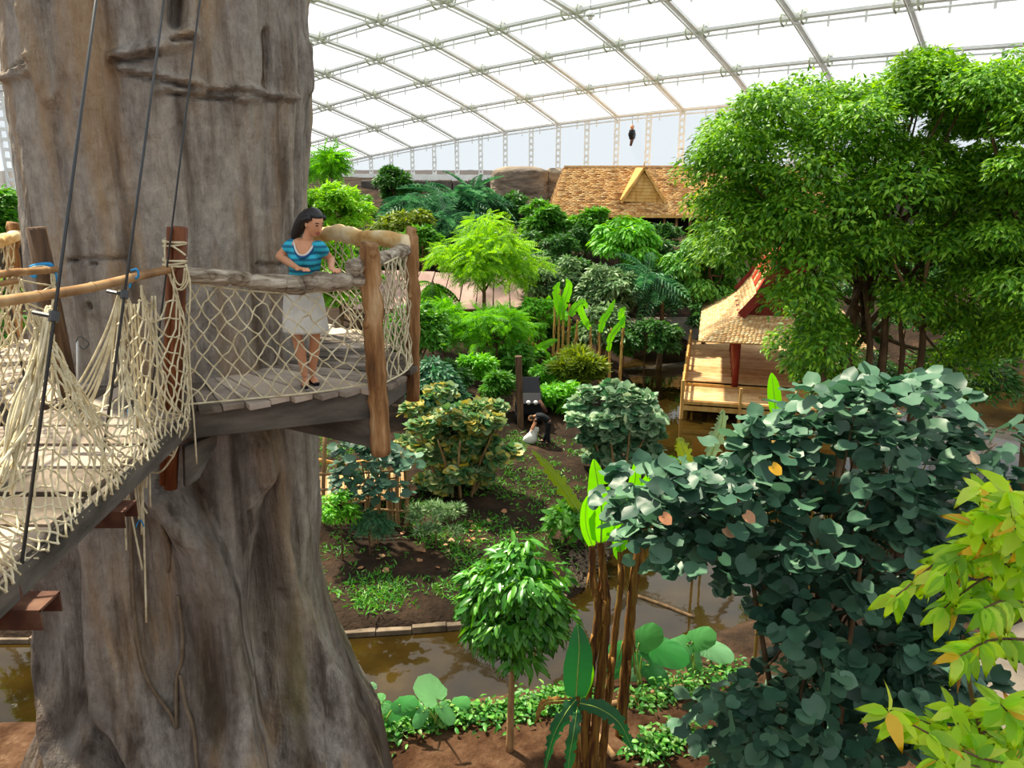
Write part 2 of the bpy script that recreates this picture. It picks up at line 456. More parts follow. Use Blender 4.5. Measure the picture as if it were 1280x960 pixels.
for i in range(I0, I1):
    for j in range(J1):
        c = [roof_node(i, j), roof_node(i + 1, j), roof_node(i + 1, j + 1), roof_node(i, j + 1)]
        n = np.cross(c[1] - c[0], c[3] - c[0]); n /= np.linalg.norm(n)
        if n[2] < 0: n = -n
        G = 6; VV = []
        for v in np.linspace(0, 1, G):
            for u in np.linspace(0, 1, G):
                p = (c[0] * (1 - u) + c[1] * u) * (1 - v) + (c[3] * (1 - u) + c[2] * u) * v
                VV.append(p + n * (0.1 + 0.9 * (16 * u * (1 - u) * v * (1 - v))))
        FF = [(y * G + x, y * G + x + 1, (y + 1) * G + x + 1, (y + 1) * G + x) for y in range(G - 1) for x in range(G - 1)]
        link('film_cushion', mesh_np('film_cushion', VV, FF, M['film'], True), ceil)

wall = structure('wall_back')
WB = CAMZ - 1.9
def wall_pt(s):
    x, y, th, dz = wall_frame(s)
    return np.array([x, y, 0.0]), CAMZ + RZ[0] + dz, np.array([math.cos(th), math.sin(th), 0.0])
ks = np.arange(I0, I1 + 0.01, 0.5)
for s in ks:
    p, zt, d = wall_pt(s)
    m = MB()
    for sd in (-0.27, 0.27): m.beam(p + d * sd + [0, 0, WB - 3], p + d * sd + [0, 0, zt], 0.16, 0.16, (1, 0, 0))
    for z in np.arange(WB, zt, 0.7): m.beam(p - d * 0.27 + [0, 0, z], p + d * 0.27 + [0, 0, z], 0.14, 0.3)
    m.build('wall_post', M['frame_white'], wall)
for s in ks[:-1]:
    (p, z0, d), (p2, z1, d2) = wall_pt(s), wall_pt(s + 0.5)
    bk = np.array([-d[1], d[0], 0]) * 0.3
    me = mesh_np('wall_film', [p + bk + [0, 0, WB], p2 + bk + [0, 0, WB], p2 + bk + [0, 0, z1], p + bk + [0, 0, z0]], [(0, 1, 2, 3)], M['film_wall'])
    link('wall_film', me, wall)
    MB().beam(p + [0, 0, WB + 0.1], p2 + [0, 0, WB + 0.1], 0.3, 0.9).build('sill', M['frame_white'], wall)
    MB().beam(p + [0, 0, WB - 2.8], p2 + [0, 0, WB - 2.8], 0.5, 4.9).build('plinth', M['rock_dark'], wall)

# a nearer stretch of wall seen past the left side of the giant trunk
wl = structure('wall_left')
L0, L1 = np.array([-46.0, 52.0, 0]), np.array([-30.0, 64.0, 0])
for k in range(6):
    p = L0 + (L1 - L0) * k / 5
    d = norm(L1 - L0); m = MB()
    for sd in (-0.25, 0.25): m.beam(p + d * sd + [0, 0, 7], p + d * sd + [0, 0, 17.2], 0.15, 0.15, (1, 0, 0))
    for z in np.arange(9.5, 17, 0.7): m.beam(p - d * 0.25 + [0, 0, z], p + d * 0.25 + [0, 0, z], 0.12, 0.25)
    m.build('wall_post', M['frame_white'], wl)
    if k < 5:
        p2 = L0 + (L1 - L0) * (k + 1) / 5; bk = np.array([-d[1], d[0], 0]) * 0.3
        link('wall_film', mesh_np('wall_film', [p + bk + [0, 0, 10], p2 + bk + [0, 0, 10], p2 + bk + [0, 0, 17.2], p + bk + [0, 0, 17.2]], [(0, 1, 2, 3)], M['film_wall']), wl)
        MB().beam(p + [0, 0, 7], p2 + [0, 0, 7], 0.4, 6).build('plinth', M['rock_dark'], wl)
MB().beam(L0 + [0, 0, 17.2], L1 + [0, 0, 17.2], 0.4, 0.4).build('wall_beam', M['frame_white'], wl)

# small things fixed to the hall
p, zt, d = wall_pt(5.0)
pp = P(790, 168, Y=p[1] - 0.8)
lp = thing('hanging_figure', 'small dark dummy in red and black hanging high on back wall post', 'figure', pp)
MB().ball(pp + [0, 0, 0.75], (0.22, 0.22, 0.28)).build('head', M['skin'], lp, True)
MB().tube([pp + [0, 0, 0.5], pp + [0, 0, 0], pp + [0.05, 0, -0.5]], [[0.3, 0.2], [0.42, 0.25], [0.3, 0.2]], 8).build('jacket', M['black_cloth'], lp, True)
MB().tube([pp + [0.05, 0, -0.4], pp + [-0.1, 0, -1.2]], [0.22, 0.12], 7).build('legs', M['steel_rust'], lp, True)
MB().tube([pp + [0, 0, 0.9], [pp[0], pp[1], zt + 0.3]], 0.03, 5).build('rope', M['cable'], lp)
pp = P(738, 18, Y=60.0)
lp = thing('hanging_lamp', 'small grey lamp hanging from a thin wire under the roof', 'lamp', pp)
MB().tube([pp + [0, 0, 0.25], pp + [0, 0, 0.2], pp, pp + [0, 0, -0.12]], [0.1, 0.22, 0.3, 0.32], 12).build('shade', M['frame_white'], lp, True)
MB().ball(pp + [0, 0, -0.2], 0.18).build('bulb', M['glass'], lp, True)
MB().tube([pp + [0, 0, 0.25], pp + [0, 0, 6.5]], 0.02, 4).build('wire', M['cable'], lp)

# ================================================================== THE GIANT TRUNK
TY = 8.96
rows = [(-200, -40, 402), (-60, -10, 388), (0, -5, 384), (60, 0, 388), (100, 3, 391), (150, 8, 389), (200, 14, 386), (260, 21, 384), (330, 27, 384), (400, 33, 386),
        (560, 48, 402), (650, 55, 402), (720, 58, 402), (780, 57, 413), (820, 54, 425), (860, 46, 441), (900, 28, 456), (960, -5, 482)]
TZ, TX, TR = [], [], []
for y, xl, xr in rows:
    az = []; sl = []
    for x in (xl, xr):
        r = ray(x, y); az.append(math.atan2(r[0], r[1])); sl.append(r[2] / math.hypot(r[0], r[1]))
    c = sum(az) / 2; h = (az[1] - az[0]) / 2
    D = TY / math.cos(c); R = D * math.sin(h); tl = D * math.cos(h)
    TZ.append(CAMZ + tl * sum(sl) / 2); TX.append(D * math.sin(c)); TR.append(R)
TZ += [2.2, 0.8, -0.3]; TX += [TX[-1], TX[-1], TX[-1]]; TR += [TR[-1] * 1.12, TR[-1] * 1.3, TR[-1] * 1.5]
TZ = np.array(TZ[::-1]); TX = np.array(TX[::-1]); TR = np.array(TR[::-1])
tcx = lambda z: np.interp(z, TZ, TX)
trr = lambda z: np.interp(z, TZ, TR)

def trunk_hit(px, py):
    r = ray(px, py); t = 5.0
    while t < 14:
        p = np.array([0, 0, CAMZ]) + r * t
        if math.hypot(p[0] - tcx(p[2]), p[1] - TY) < trr(p[2]): break
        t += 0.01
    if t >= 14:                                            # just past the edge: take the nearest approach
        ts = np.arange(5, 14, 0.02); q = np.array([[0, 0, CAMZ]]) + ts[:, None] * r
        k = np.argmin(np.hypot(q[:, 0] - tcx(q[:, 2]), q[:, 1] - TY)); p = q[k]
    return math.atan2(p[1] - TY, p[0] - tcx(p[2])), p[2]

NT, NZ = 460, 540
zz = np.concatenate([np.linspace(-0.3, 4.0, 40, endpoint=False), np.linspace(4.0, 16.2, NZ - 50), np.linspace(16.3, 23.0, 10)])
th = np.unique(np.concatenate([np.linspace(-math.pi, math.pi, 60, endpoint=False), np.radians(np.linspace(-160, 26, 400))]))
TH, ZZ = np.meshgrid(th, zz)
RR = trr(ZZ)
low = np.clip((9.5 - ZZ) / 5.0, 0, 1.3)
D = np.zeros_like(RR)
rs = np.random.default_rng(5)
for k in range(3, 15):
    D += (0.07 / k ** 0.6) * np.sin(k * TH + rs.random() * 6.3 + 0.35 * np.sin(ZZ * 0.5 + rs.random() * 6)) * (0.3 + 0.75 * low)
D += 0.05 * vnoise((TH + math.pi) * 64 / (2 * math.pi), ZZ * 1.3, 3) + 0.022 * vnoise((TH + math.pi) * 128 / (2 * math.pi), ZZ * 4.0, 4)
D += 0.010 * vnoise((TH + math.pi) * 192 / (2 * math.pi), ZZ * 14.0, 6)
def feature(pts, width, amp, sharp=2.0, hw=1.0):
    """ridge (amp>0) or groove (amp<0) along a line on the trunk, given where the photo shows it"""
    global D
    uv = [trunk_hit(*p) for p in pts]
    for a, b in zip(uv[:-1], uv[1:]) if len(uv) > 1 else [(uv[0], uv[0])]:
        r0 = float(trr((a[1] + b[1]) / 2))
        ax, ay, bx, by = a[0] * r0, a[1], b[0] * r0, b[1]
        ex, ey = bx - ax, by - ay; L = ex * ex + ey * ey + 1e-9
        x = TH * r0
        t = np.clip(((x - ax) * ex + (ZZ - ay) * ey) / L, 0, 1)
        d = np.hypot(x - ax - t * ex, (ZZ - ay - t * ey) * hw)
        yield amp * np.exp(-(d / width) ** sharp)
def feat(pts, width, amp, sharp=2.0, hw=1.0):
    global D
    m = None
    for g in feature(pts, width, amp, sharp, hw):
        m = g if m is None else (np.maximum(m, g) if amp > 0 else np.minimum(m, g))
    D = D + m
# lower buttresses
feat([(200, 622), (250, 672), (278, 740), (296, 840), (308, 990)], 0.17, 0.36)
feat([(120, 650), (122, 760), (128, 860), (108, 990)], 0.16, 0.20)
feat([(72, 690), (66, 780), (70, 860), (84, 990)], 0.13, 0.22)
feat([(322, 560), (345, 660), (372, 760), (420, 860), (470, 990)], 0.15, 0.16)
feat([(340, 620), (330, 760), (345, 900), (360, 990)], 0.17, -0.28)
feat([(95, 660), (92, 770), (104, 860), (150, 985)], 0.11, -0.28)
feat([(180, 640), (190, 760), (215, 900), (230, 990)], 0.2, -0.18)
feat([(240, 610), (265, 640), (272, 668)], 0.06, -0.10)
feat([(312, 640), (318, 668)], 0.03, -0.10); feat([(344, 800), (346, 815)], 0.03, -0.08); feat([(352, 738), (356, 748)], 0.03, -0.07)
feat([(402, 830), (415, 900), (420, 980)], 0.06, -0.08)
# upper marks
feat([(221, 2), (218, 24)], 0.15, 0.08); feat([(222, -6), (219, 26)], 0.075, -0.24, 3)
feat([(333, 42), (335, 70), (334, 104)], 0.036, -0.16); feat([(333, 104), (336, 180), (334, 260)], 0.05, -0.035)
for pts, w, a in [([(140, 72), (168, 66), (205, 60), (238, 46)], 0.05, 0.07), ([(145, 76), (172, 74), (200, 68)], 0.018, -0.08), ([(150, 86), (185, 92), (215, 98), (250, 104)], 0.03, 0.05),
                  ([(160, 92), (195, 99), (240, 110)], 0.014, -0.06), ([(200, 112), (240, 118), (290, 124), (330, 120)], 0.03, 0.05), ([(208, 116), (250, 122), (292, 126)], 0.014, -0.07),
                  ([(215, 52), (240, 48)], 0.02, -0.09), ([(255, 110), (300, 108), (352, 122), (370, 122)], 0.025, 0.045), ([(260, 116), (310, 118), (350, 126)], 0.013, -0.05),
                  ([(10, 95), (28, 84), (44, 72)], 0.03, 0.05), ([(12, 90), (28, 79), (42, 74)], 0.013, -0.06), ([(8, 101), (30, 94), (42, 88)], 0.02, 0.04)]:
    feat(pts, max(w, 0.018) * (1.25 if a > 0 else 1.1), a * 1.5, 2, 1.0)
feat([(30, 10), (38, 50), (50, 90), (62, 120)], 0.10, 0.09); feat([(52, 0), (56, 60), (62, 110)], 0.05, -0.06)
feat([(372, 0), (376, 60), (374, 120), (372, 200), (370, 270)], 0.035, -0.06); feat([(384, 60), (386, 110)], 0.10, 0.08)
feat([(90, 326), (120, 322), (160, 324)], 0.016, -0.05); feat([(84, 326), (92, 326)], 0.02, -0.08); feat([(112, 330), (120, 330)], 0.02, -0.06)
feat([(115, 382), (116, 384)], 0.10, 0.06); feat([(115, 381), (116, 383)], 0.03, -0.12)
feat([(28, 158), (30, 164)], 0.05, 0.05); feat([(28, 158), (29, 164)], 0.018, -0.06); feat([(78, 100), (64, 170), (72, 250)], 0.05, -0.04)
feat([(322, 330), (340, 332), (356, 330)], 0.02, -0.06); feat([(190, 180), (200, 260), (210, 330)], 0.07, -0.04); feat([(285, 0), (280, 80), (285, 200), (290, 330)], 0.12, -0.05)
RR = RR + D
V = np.stack([(tcx(ZZ) + RR * np.cos(TH)).ravel(), (TY + RR * np.sin(TH)).ravel(), ZZ.ravel()], 1)
nz_, nt_ = ZZ.shape
ii, jj = np.meshgrid(np.arange(nt_), np.arange(nz_ - 1)); ia = (jj * nt_ + ii).ravel(); ib = (jj * nt_ + (ii + 1) % nt_).ravel()
faces = np.stack([ia, ib, ib + nt_, ia + nt_], 1)

def bark_material():
    m, nt, b = new_mat('cast bark of giant tree')
    tc = N(nt, 'ShaderNodeTexCoord')
    def noise(scale, sc=1.0, detail=8, rough=0.6, dist=0.0):
        mp = N(nt, 'ShaderNodeMapping'); mp.inputs['Scale'].default_value = scale; nt.links.new(tc.outputs['Object'], mp.inputs[0])
        n = N(nt, 'ShaderNodeTexNoise'); n.inputs['Scale'].default_value = sc; n.inputs['Detail'].default_value = detail
        n.inputs['Roughness'].default_value = rough; n.inputs['Distortion'].default_value = dist
        nt.links.new(mp.outputs[0], n.inputs[0]); return n.outputs[0]
    b1 = ramp(nt, noise((1.3, 1.3, 0.45), 1.0, 10, 0.68, 0.2), [(0.30, '5c5148'), (0.42, '928880'), (0.52, 'aca49a'), (0.62, 'bcb0a0'), (0.74, '8c8278')])
    b2 = ramp(nt, noise((9, 9, 6), 1.0, 10, 0.75), [(0.34, '5a5048'), (0.5, 'a8a096'), (0.66, 'd2c8ba')])
    bm = N(nt, 'ShaderNodeMix', data_type='RGBA'); bm.inputs[0].default_value = 0.42; nt.links.new(b1, bm.inputs[6]); nt.links.new(b2, bm.inputs[7]); base = bm.outputs[2]
    gold = ramp(nt, noise((1.6, 1.6, 0.25), 1.3, 5), [(0.50, '000000'), (0.66, 'ffffff')])
    mx = N(nt, 'ShaderNodeMix', data_type='RGBA'); nt.links.new(gold, mx.inputs[0]); nt.links.new(base, mx.inputs[6]); mx.inputs[7].default_value = srgb('b08c5c')
    sc = N(nt, 'ShaderNodeMath', operation='MULTIPLY'); nt.links.new(gold, sc.inputs[0]); sc.inputs[1].default_value = 0.6; nt.links.new(sc.outputs[0], mx.inputs[0])
    mossf = ramp(nt, noise((1.3, 1.3, 0.3), 1.1, 5), [(0.52, '000000'), (0.68, 'ffffff')])
    sx = N(nt, 'ShaderNodeSeparateXYZ'); nt.links.new(tc.outputs['Object'], sx.inputs[0])
    mr = N(nt, 'ShaderNodeMapRange'); nt.links.new(sx.outputs[2], mr.inputs[0]); mr.inputs[1].default_value = 9.0; mr.inputs[2].default_value = 6.0
    mm = N(nt, 'ShaderNodeMath', operation='MULTIPLY'); nt.links.new(mossf, mm.inputs[0]); nt.links.new(mr.outputs[0], mm.inputs[1])
    m3 = N(nt, 'ShaderNodeMath', operation='MULTIPLY'); nt.links.new(mm.outputs[0], m3.inputs[0]); m3.inputs[1].default_value = 0.75
    mx2 = N(nt, 'ShaderNodeMix', data_type='RGBA'); nt.links.new(m3.outputs[0], mx2.inputs[0]); nt.links.new(mx.outputs[2], mx2.inputs[6]); mx2.inputs[7].default_value = srgb('67622c')
    deck_shade = ramp(nt, noise((0.9, 0.9, 0.16), 1.0, 4, 0.5, 0.5), [(0.44, '000000'), (0.58, 'ffffff')])  # shade below the deck, painted into the bark as blotchy dark brown
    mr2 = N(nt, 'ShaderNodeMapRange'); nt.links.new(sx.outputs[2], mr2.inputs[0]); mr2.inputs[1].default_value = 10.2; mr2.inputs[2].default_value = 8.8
    dm = N(nt, 'ShaderNodeMath', operation='MULTIPLY'); nt.links.new(deck_shade, dm.inputs[0]); nt.links.new(mr2.outputs[0], dm.inputs[1])
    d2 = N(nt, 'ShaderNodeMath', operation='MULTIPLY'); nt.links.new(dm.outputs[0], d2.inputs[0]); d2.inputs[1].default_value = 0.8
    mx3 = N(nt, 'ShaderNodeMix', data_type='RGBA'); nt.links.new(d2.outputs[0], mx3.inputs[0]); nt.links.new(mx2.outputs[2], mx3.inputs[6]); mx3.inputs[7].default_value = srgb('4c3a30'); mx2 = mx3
    wash = N(nt, 'ShaderNodeMix', data_type='RGBA', blend_type='MULTIPLY'); wash.inputs[0].default_value = 0.8
    nt.links.new(mx2.outputs[2], wash.inputs[6])
    nt.links.new(ramp(nt, noise((4, 4, 0.35), 1.0, 6), [(0.34, '7c6c60'), (0.52, 'ffffff')]), wash.inputs[7])
    nt.links.new(wash.outputs[2], b.inputs['Base Color'])
    b.inputs['Roughness'].default_value = 0.8; b.inputs['Specular IOR Level'].default_value = 0.25
    bp = N(nt, 'ShaderNodeBump'); bp.inputs['Strength'].default_value = 1.0; bp.inputs['Distance'].default_value = 0.06
    ad = N(nt, 'ShaderNodeMath', operation='ADD'); nt.links.new(noise((9, 9, 7), 1, 10, 0.7), ad.inputs[0]); nt.links.new(noise((30, 30, 2), 1, 4, 0.6), ad.inputs[1])
    nt.links.new(ad.outputs[0], bp.inputs['Height']); nt.links.new(bp.outputs[0], b.inputs['Normal'])
    return m
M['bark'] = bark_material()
gt = thing('giant_tree', 'giant grey fluted tree trunk rising behind the rope bridge', 'tree', (float(TX[0]), TY, 0.4))
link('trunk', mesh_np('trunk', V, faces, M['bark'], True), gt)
def on_trunk(px, py, off=0.02):
    a, z = trunk_hit(px, py)
    k = np.argmin(np.abs(th - a)); kz = np.argmin(np.abs(zz - z)); R = RR[kz, k] + off
    return np.array([tcx(z) + R * math.cos(a), TY + R * math.sin(a), z])
for pts, r in [([(160, 640), (162, 700), (168, 780), (180, 850), (208, 905), (215, 922)], 0.022), ([(208, 645), (212, 690), (208, 720)], 0.02),
               ([(222, 745), (228, 790), (226, 830), (218, 860), (216, 925)], 0.022), ([(224, 850), (232, 885), (242, 915), (246, 965), (248, 990)], 0.026)]:
    MB().tube(catmull([on_trunk(*p) for p in pts], 6), r, 6).build('vine', M['vine'], gt, True)
MB().tube(catmull([on_trunk(60, 668, .05), on_trunk(58, 700, .06), on_trunk(66, 740, .05), on_trunk(72, 757, .04)], 6), 0.012, 6).build('cable', M['cable'], gt)

# ================================================================== PLATFORM AROUND THE TRUNK
DZ = CAMZ - 2.1
TC = np.array([float(tcx(DZ)), TY])
PLAT = np.array([(-2.75, 10.75), (-2.05, 10.15), (-1.02, 8.38), (-1.26, 7.36), (-2.97, 6.66), (-4.35, 6.80), (-5.35, 7.35), (-6.1, 9.3), (-5.6, 10.6)])
plat = thing('treehouse_platform', 'weathered timber viewing platform with log railings around the giant trunk', 'platform', (TC[0], TC[1] - 1.5, DZ))
def ray_poly(a):
    d = np.array([math.cos(a), math.sin(a)]); best = 9.0
    for p, q in zip(PLAT, np.roll(PLAT, -1, axis=0)):
        e = q - p; den = d[0] * e[1] - d[1] * e[0]
        if abs(den) < 1e-9: continue
        w = p - TC; t = (w[0] * e[1] - w[1] * e[0]) / den; s = (w[0] * d[1] - w[1] * d[0]) / den
        if t > 0 and -1e-6 <= s <= 1 + 1e-6: best = min(best, t)
    return best
a = math.radians(52)
while a > math.radians(-222):
    r = ray_poly(a - 0.04); st = 0.205 / r
    ro = r + rng.uniform(-0.07, 0.06); ri = float(trr(DZ)) - 0.03
    g = 0.006
    def pt(rad, ang, off): return np.array([TC[0] + rad * math.cos(ang) - off * math.sin(ang), TC[1] + rad * math.sin(ang) + off * math.cos(ang)])
    c = [pt(ri, a, -g), pt(ro, a, -g), pt(ro, a - st, g), pt(ri, a - st, g)]
    zt = DZ + rng.uniform(-0.006, 0.006); h = 0.055
    V = [(x, y, zt - h) for x, y in c] + [(x, y, zt) for x, y in c]
    MB().add(V, [(0, 1, 2, 3), (7, 6, 5, 4), (0, 4, 5, 1), (1, 5, 6, 2), (2, 6, 7, 3), (3, 7, 4, 0)]).build('plank', M['wood_grey'], plat, bevel=0.006)
    a -= st
def inset(p, k=0.16):
    v = TC - p; return p + v / np.linalg.norm(v) * k
for k in range(1, 8):
    p, q = inset(PLAT[k]), inset(PLAT[(k + 1) % len(PLAT)])
    MB().beam((*p, DZ - 0.19), (*q, DZ - 0.19), 0.09, 0.26).build('fascia_beam', M['beam_dark'], plat, bevel=0.01)
for k, e, z in [(3, 0.10, 0.46), (2, 0.2, 0.32), (1, 0.2, 0.40), (6, 0.2, 0.40)]:
    p = inset(PLAT[k], e); d = (TC - p) / np.linalg.norm(TC - p)
    q = p + d * 1.55
    MB().beam((*p, DZ - z), (*q, DZ - z - 0.02), 0.16, 0.30).build('joist', M['beam_dark'], plat, bevel=0.012)
# bracket board under the bridge side corner
b0 = P(228, 556, Y=6.78); b1 = P(229, 606, Y=6.78); b2 = P(246, 594, Y=6.95); b3 = P(268, 552, Y=7.3); b4 = P(268, 540, Y=7.3)
MB().add(list(np.array([b0, b1, b2, b3, b4])) + list(np.array([b0, b1, b2, b3, b4]) + [0.05, -0.07, 0]),
         [(0, 1, 2, 3, 4), (9, 8, 7, 6, 5), (0, 5, 6, 1), (1, 6, 7, 2), (2, 7, 8, 3), (3, 8, 9, 4), (4, 9, 5, 0)]).build('bracket', M['beam_dark'], plat)
def log(pts, r, mat, parent, name, wob=0.012, n=14, seed=0, knots=0):
    rr = np.random.default_rng(seed); L = catmull(pts, 7)
    L = L + rr.normal(0, wob, L.shape) * np.array([1, 1, 1]); L[0] = pts[0]; L[-1] = pts[-1]
    rad = np.interp(np.linspace(0, 1, len(L)), np.linspace(0, 1, len(np.atleast_1d(r))), np.atleast_1d(r)) * (1 + rr.normal(0, 0.05, len(L)))
    m = MB().tube(L, rad, n)
    for k in range(knots):
        i = rr.integers(2, len(L) - 2); d = norm(rr.normal(0, 1, 3)); d[1] = -abs(d[1]); m.ball(L[i] + d * rad[i] * 0.8, 0.03 + 0.02 * rr.random(), 7, 5)
    return m.build(name, mat, parent, True)
log([P(462, 305, Y=7.34), P(464, 350, Y=7.35), P(468, 430, Y=7.35), P(473, 500, Y=7.35), P(476, 566, Y=7.35)], [0.085, 0.1, 0.095, 0.095, 0.1], M['log_bark'], plat, 'post', 0.006, 16, 1, 4)
log([P(515, 285, Y=8.36), P(516, 330, Y=8.36), P(517, 400, Y=8.36), P(516, 500, Y=8.36)], [0.06, 0.068, 0.072, 0.075], M['log_bark'], plat, 'post', 0.006, 14, 2, 3)
log([P(228, 342, Y=6.76), P(280, 347, Y=6.85), P(330, 353, Y=6.98), P(370, 355, Y=7.08), P(410, 352, Y=7.18), P(462, 347, Y=7.36)], [0.06, 0.07, 0.07, 0.085, 0.085, 0.075], M['log_grey'], plat, 'rail_log', 0.008, 16, 3, 3)
log([P(440, 335, Y=7.22), P(475, 324, Y=7.75), P(510, 311, Y=8.36)], [0.085, 0.075, 0.065], M['log_grey'], plat, 'rail_log', 0.006, 16, 4)
log([P(376, 293, Y=10.1), P(405, 292, Y=9.75), P(428, 291, Y=9.4), P(450, 298, Y=9.1), P(472, 297, Y=8.8), P(495, 300, Y=8.5), P(513, 304, Y=8.3)], [0.08, 0.08, 0.095, 0.09, 0.09, 0.085, 0.08], M['log_pale'], plat, 'rail_log', 0.008, 16, 5, 2)
log([P(384, 290, Y=10.1), P(386, 350, Y=10.1), P(388, 440, Y=10.1)], [0.06, 0.065, 0.07], M['log_bark'], plat, 'post', 0.006, 12, 6)
log([P(16, 278, Y=9.3), P(17, 320, Y=9.3), P(19, 420, Y=9.3)], [0.065, 0.07, 0.075], M['log_bark'], plat, 'post', 0.006, 12, 7)
log([P(-60, 312, Y=7.6), P(-20, 306, Y=8.3), P(4, 300, Y=8.9), P(22, 293, Y=9.35)], [0.06, 0.06, 0.065, 0.06], M['log_pale'], plat, 'rail_log', 0.006, 12, 8)

# ================================================================== ROPE BRIDGE
def edge_x(y): return -2.83 + (5.5 - y) * 0.053
bridge = thing('rope_bridge', 'plank suspension bridge with bamboo handrails leading to the platform', 'bridge', (-3.5, 5.0, DZ - 0.1))
BZ = DZ - 0.03
y = 6.72
while y > -1.2:
    x1 = edge_x(y) - 0.03 + rng.uniform(-0.02, 0.02); x0 = -4.28
    zb = BZ - 0.02 * rng.random()
    MB().frame_box(((x0 + x1) / 2, y - 0.215, zb), ((x1 - x0) / 2, rng.uniform(-0.01, 0.01), 0), (0, 0.207, 0), (0, 0, 0.022)).build('plank', M['wood_grey'], bridge, bevel=0.005)
    y -= 0.47
for sx in (0, 1):
    pts = [np.array([(edge_x(yy) - 0.01 if sx else -4.22), yy, BZ - 0.11]) for yy in (6.7, 4.0, -1.5)]
    m = MB()
    for p_, q_2 in zip(pts[:-1], pts[1:]): m.beam(p_, q_2, 0.06, 0.17)
    m.build('stringer', M['beam_dark'], bridge)
for yy, x1 in ((6.3, -3.0), (5.13, -2.70), (3.88, -2.56), (2.6, -2.5), (1.3, -2.4)):
    m = MB(); z0 = BZ - 0.25
    m.frame_box(((-4.55 + x1) / 2, yy, z0 + 0.045), ((x1 + 4.55) / 2, 0, 0), (0, 0.1, 0), (0, 0, 0.008))
    m.frame_box(((-4.55 + x1) / 2, yy - 0.095, z0 - 0.01), ((x1 + 4.55) / 2, 0, 0), (0, 0.007, 0), (0, 0, 0.06))
    m.frame_box(((-4.55 + x1) / 2, yy + 0.095, z0 - 0.01), ((x1 + 4.55) / 2, 0, 0), (0, 0.007, 0), (0, 0, 0.06))
    m.build('cross_channel', M['steel_rust'], bridge)
MB().tube([P(225.5, 284, Y=6.74), P(222, 400, Y=6.74), P(213, 610, Y=6.74)], 0.061, 14).build('post', M['post_red'], bridge, True)
MB().tube([P(212.5, 284, Y=6.7), P(210, 400, Y=6.7), P(203, 606, Y=6.7)], 0.028, 10).build('post', M['post_red'], bridge, True)
MB().tube([P(45, 284, Y=7.05), P(60, 360, Y=7.05), P(92, 520, Y=7.05)], 0.083, 14).build('post', M['post_dark'], bridge, True)
def bamboo(pts, r, name='handrail', mat='bamboo'):
    L = catmull(pts, 8); seglen = np.linalg.norm(np.diff(L, axis=0), axis=1).sum()
    rad = np.full(len(L), r); m = MB().tube(L, rad, 12)
    for i in range(3, len(L) - 2, 6): m.tube([L[i] * 0.985 + L[i + 1] * 0.015, L[i] * 0.97 + L[i + 1] * 0.03, L[i] * 0.955 + L[i + 1] * 0.045], [r * 1.02, r * 1.12, r * 1.02], 12)
    return m.build(name, M[mat], bridge, True)
RAILR = [P(224, 334, Y=6.8), P(170, 346, Y=6.15), P(105, 361, Y=5.45), P(0, 377, Y=4.6), np.array([-2.97, 3.4, 11.32]), np.array([-2.95, 1.5, 11.6])]
RAILL = [P(72, 337, Y=7.0), P(30, 340, Y=6.45), P(0, 343, Y=6.05), np.array([-4.15, 4.5, 11.2]), np.array([-4.15, 2.5, 11.5])]
bamboo(RAILR, 0.034); bamboo(RAILL, 0.03)
bamboo([P(20, 352, Y=6.2), P(0, 355, Y=6.0), np.array([-4.05, 4.5, 11.1])], 0.022)

# stays that carry the bridge
cables = []
for k, (b, t, lab) in enumerate([((22, 744, 3.9), (120, 0, 5.58), 'dark steel stay cable nearest the left edge of the bridge'),
                            ((121, 627, 5.15), (205, 0, 7.0), 'dark steel stay cable in the middle, ending at the second steel channel'),
                            ((192, 470, 6.4), (250, 0, 7.0), 'thin dark steel stay cable running up beside the red-brown post')]):
    p, q = P(b[0], b[1], Y=b[2]), P(t[0], t[1], Y=t[2])
    q2 = p + (q - p) * 1.55
    if k == 2: p = p + (p - q) * 0.22
    c = thing('stay_cable', lab, 'cable', p, 'stay cables of the rope bridge')
    MB().tube([p, q2], 0.0105 if k < 2 else 0.008, 7).build('wire', M['cable'], c, True)
    s = [0.43, 0.38, 0.25][k]
    h = p + (q - p) * s
    MB().tube([h - norm(q - p) * 0.03, h + norm(q - p) * 0.03], 0.03, 8).build('clamp', M['cable'], c)
    MB().tube([h, h + np.array([-0.14, 0.03, 0.02])], 0.014, 6).build('hook', M['cable'], c)
    MB().tube([p + [0, 0, 0.09], p - [0, 0, 0.02]], [0.02, 0.03], 6).build('anchor', M['steel_rust'], c)
p, q = P(-4, 300, Y=6.3), P(30, 470, Y=6.6)
c = thing('stay_cable', 'short thin dark cable on the far left side of the bridge', 'cable', q, 'stay cables of the rope bridge')
MB().tube([p + (p - q) * 1.5, q], 0.011, 6).build('wire', M['cable'], c, True)

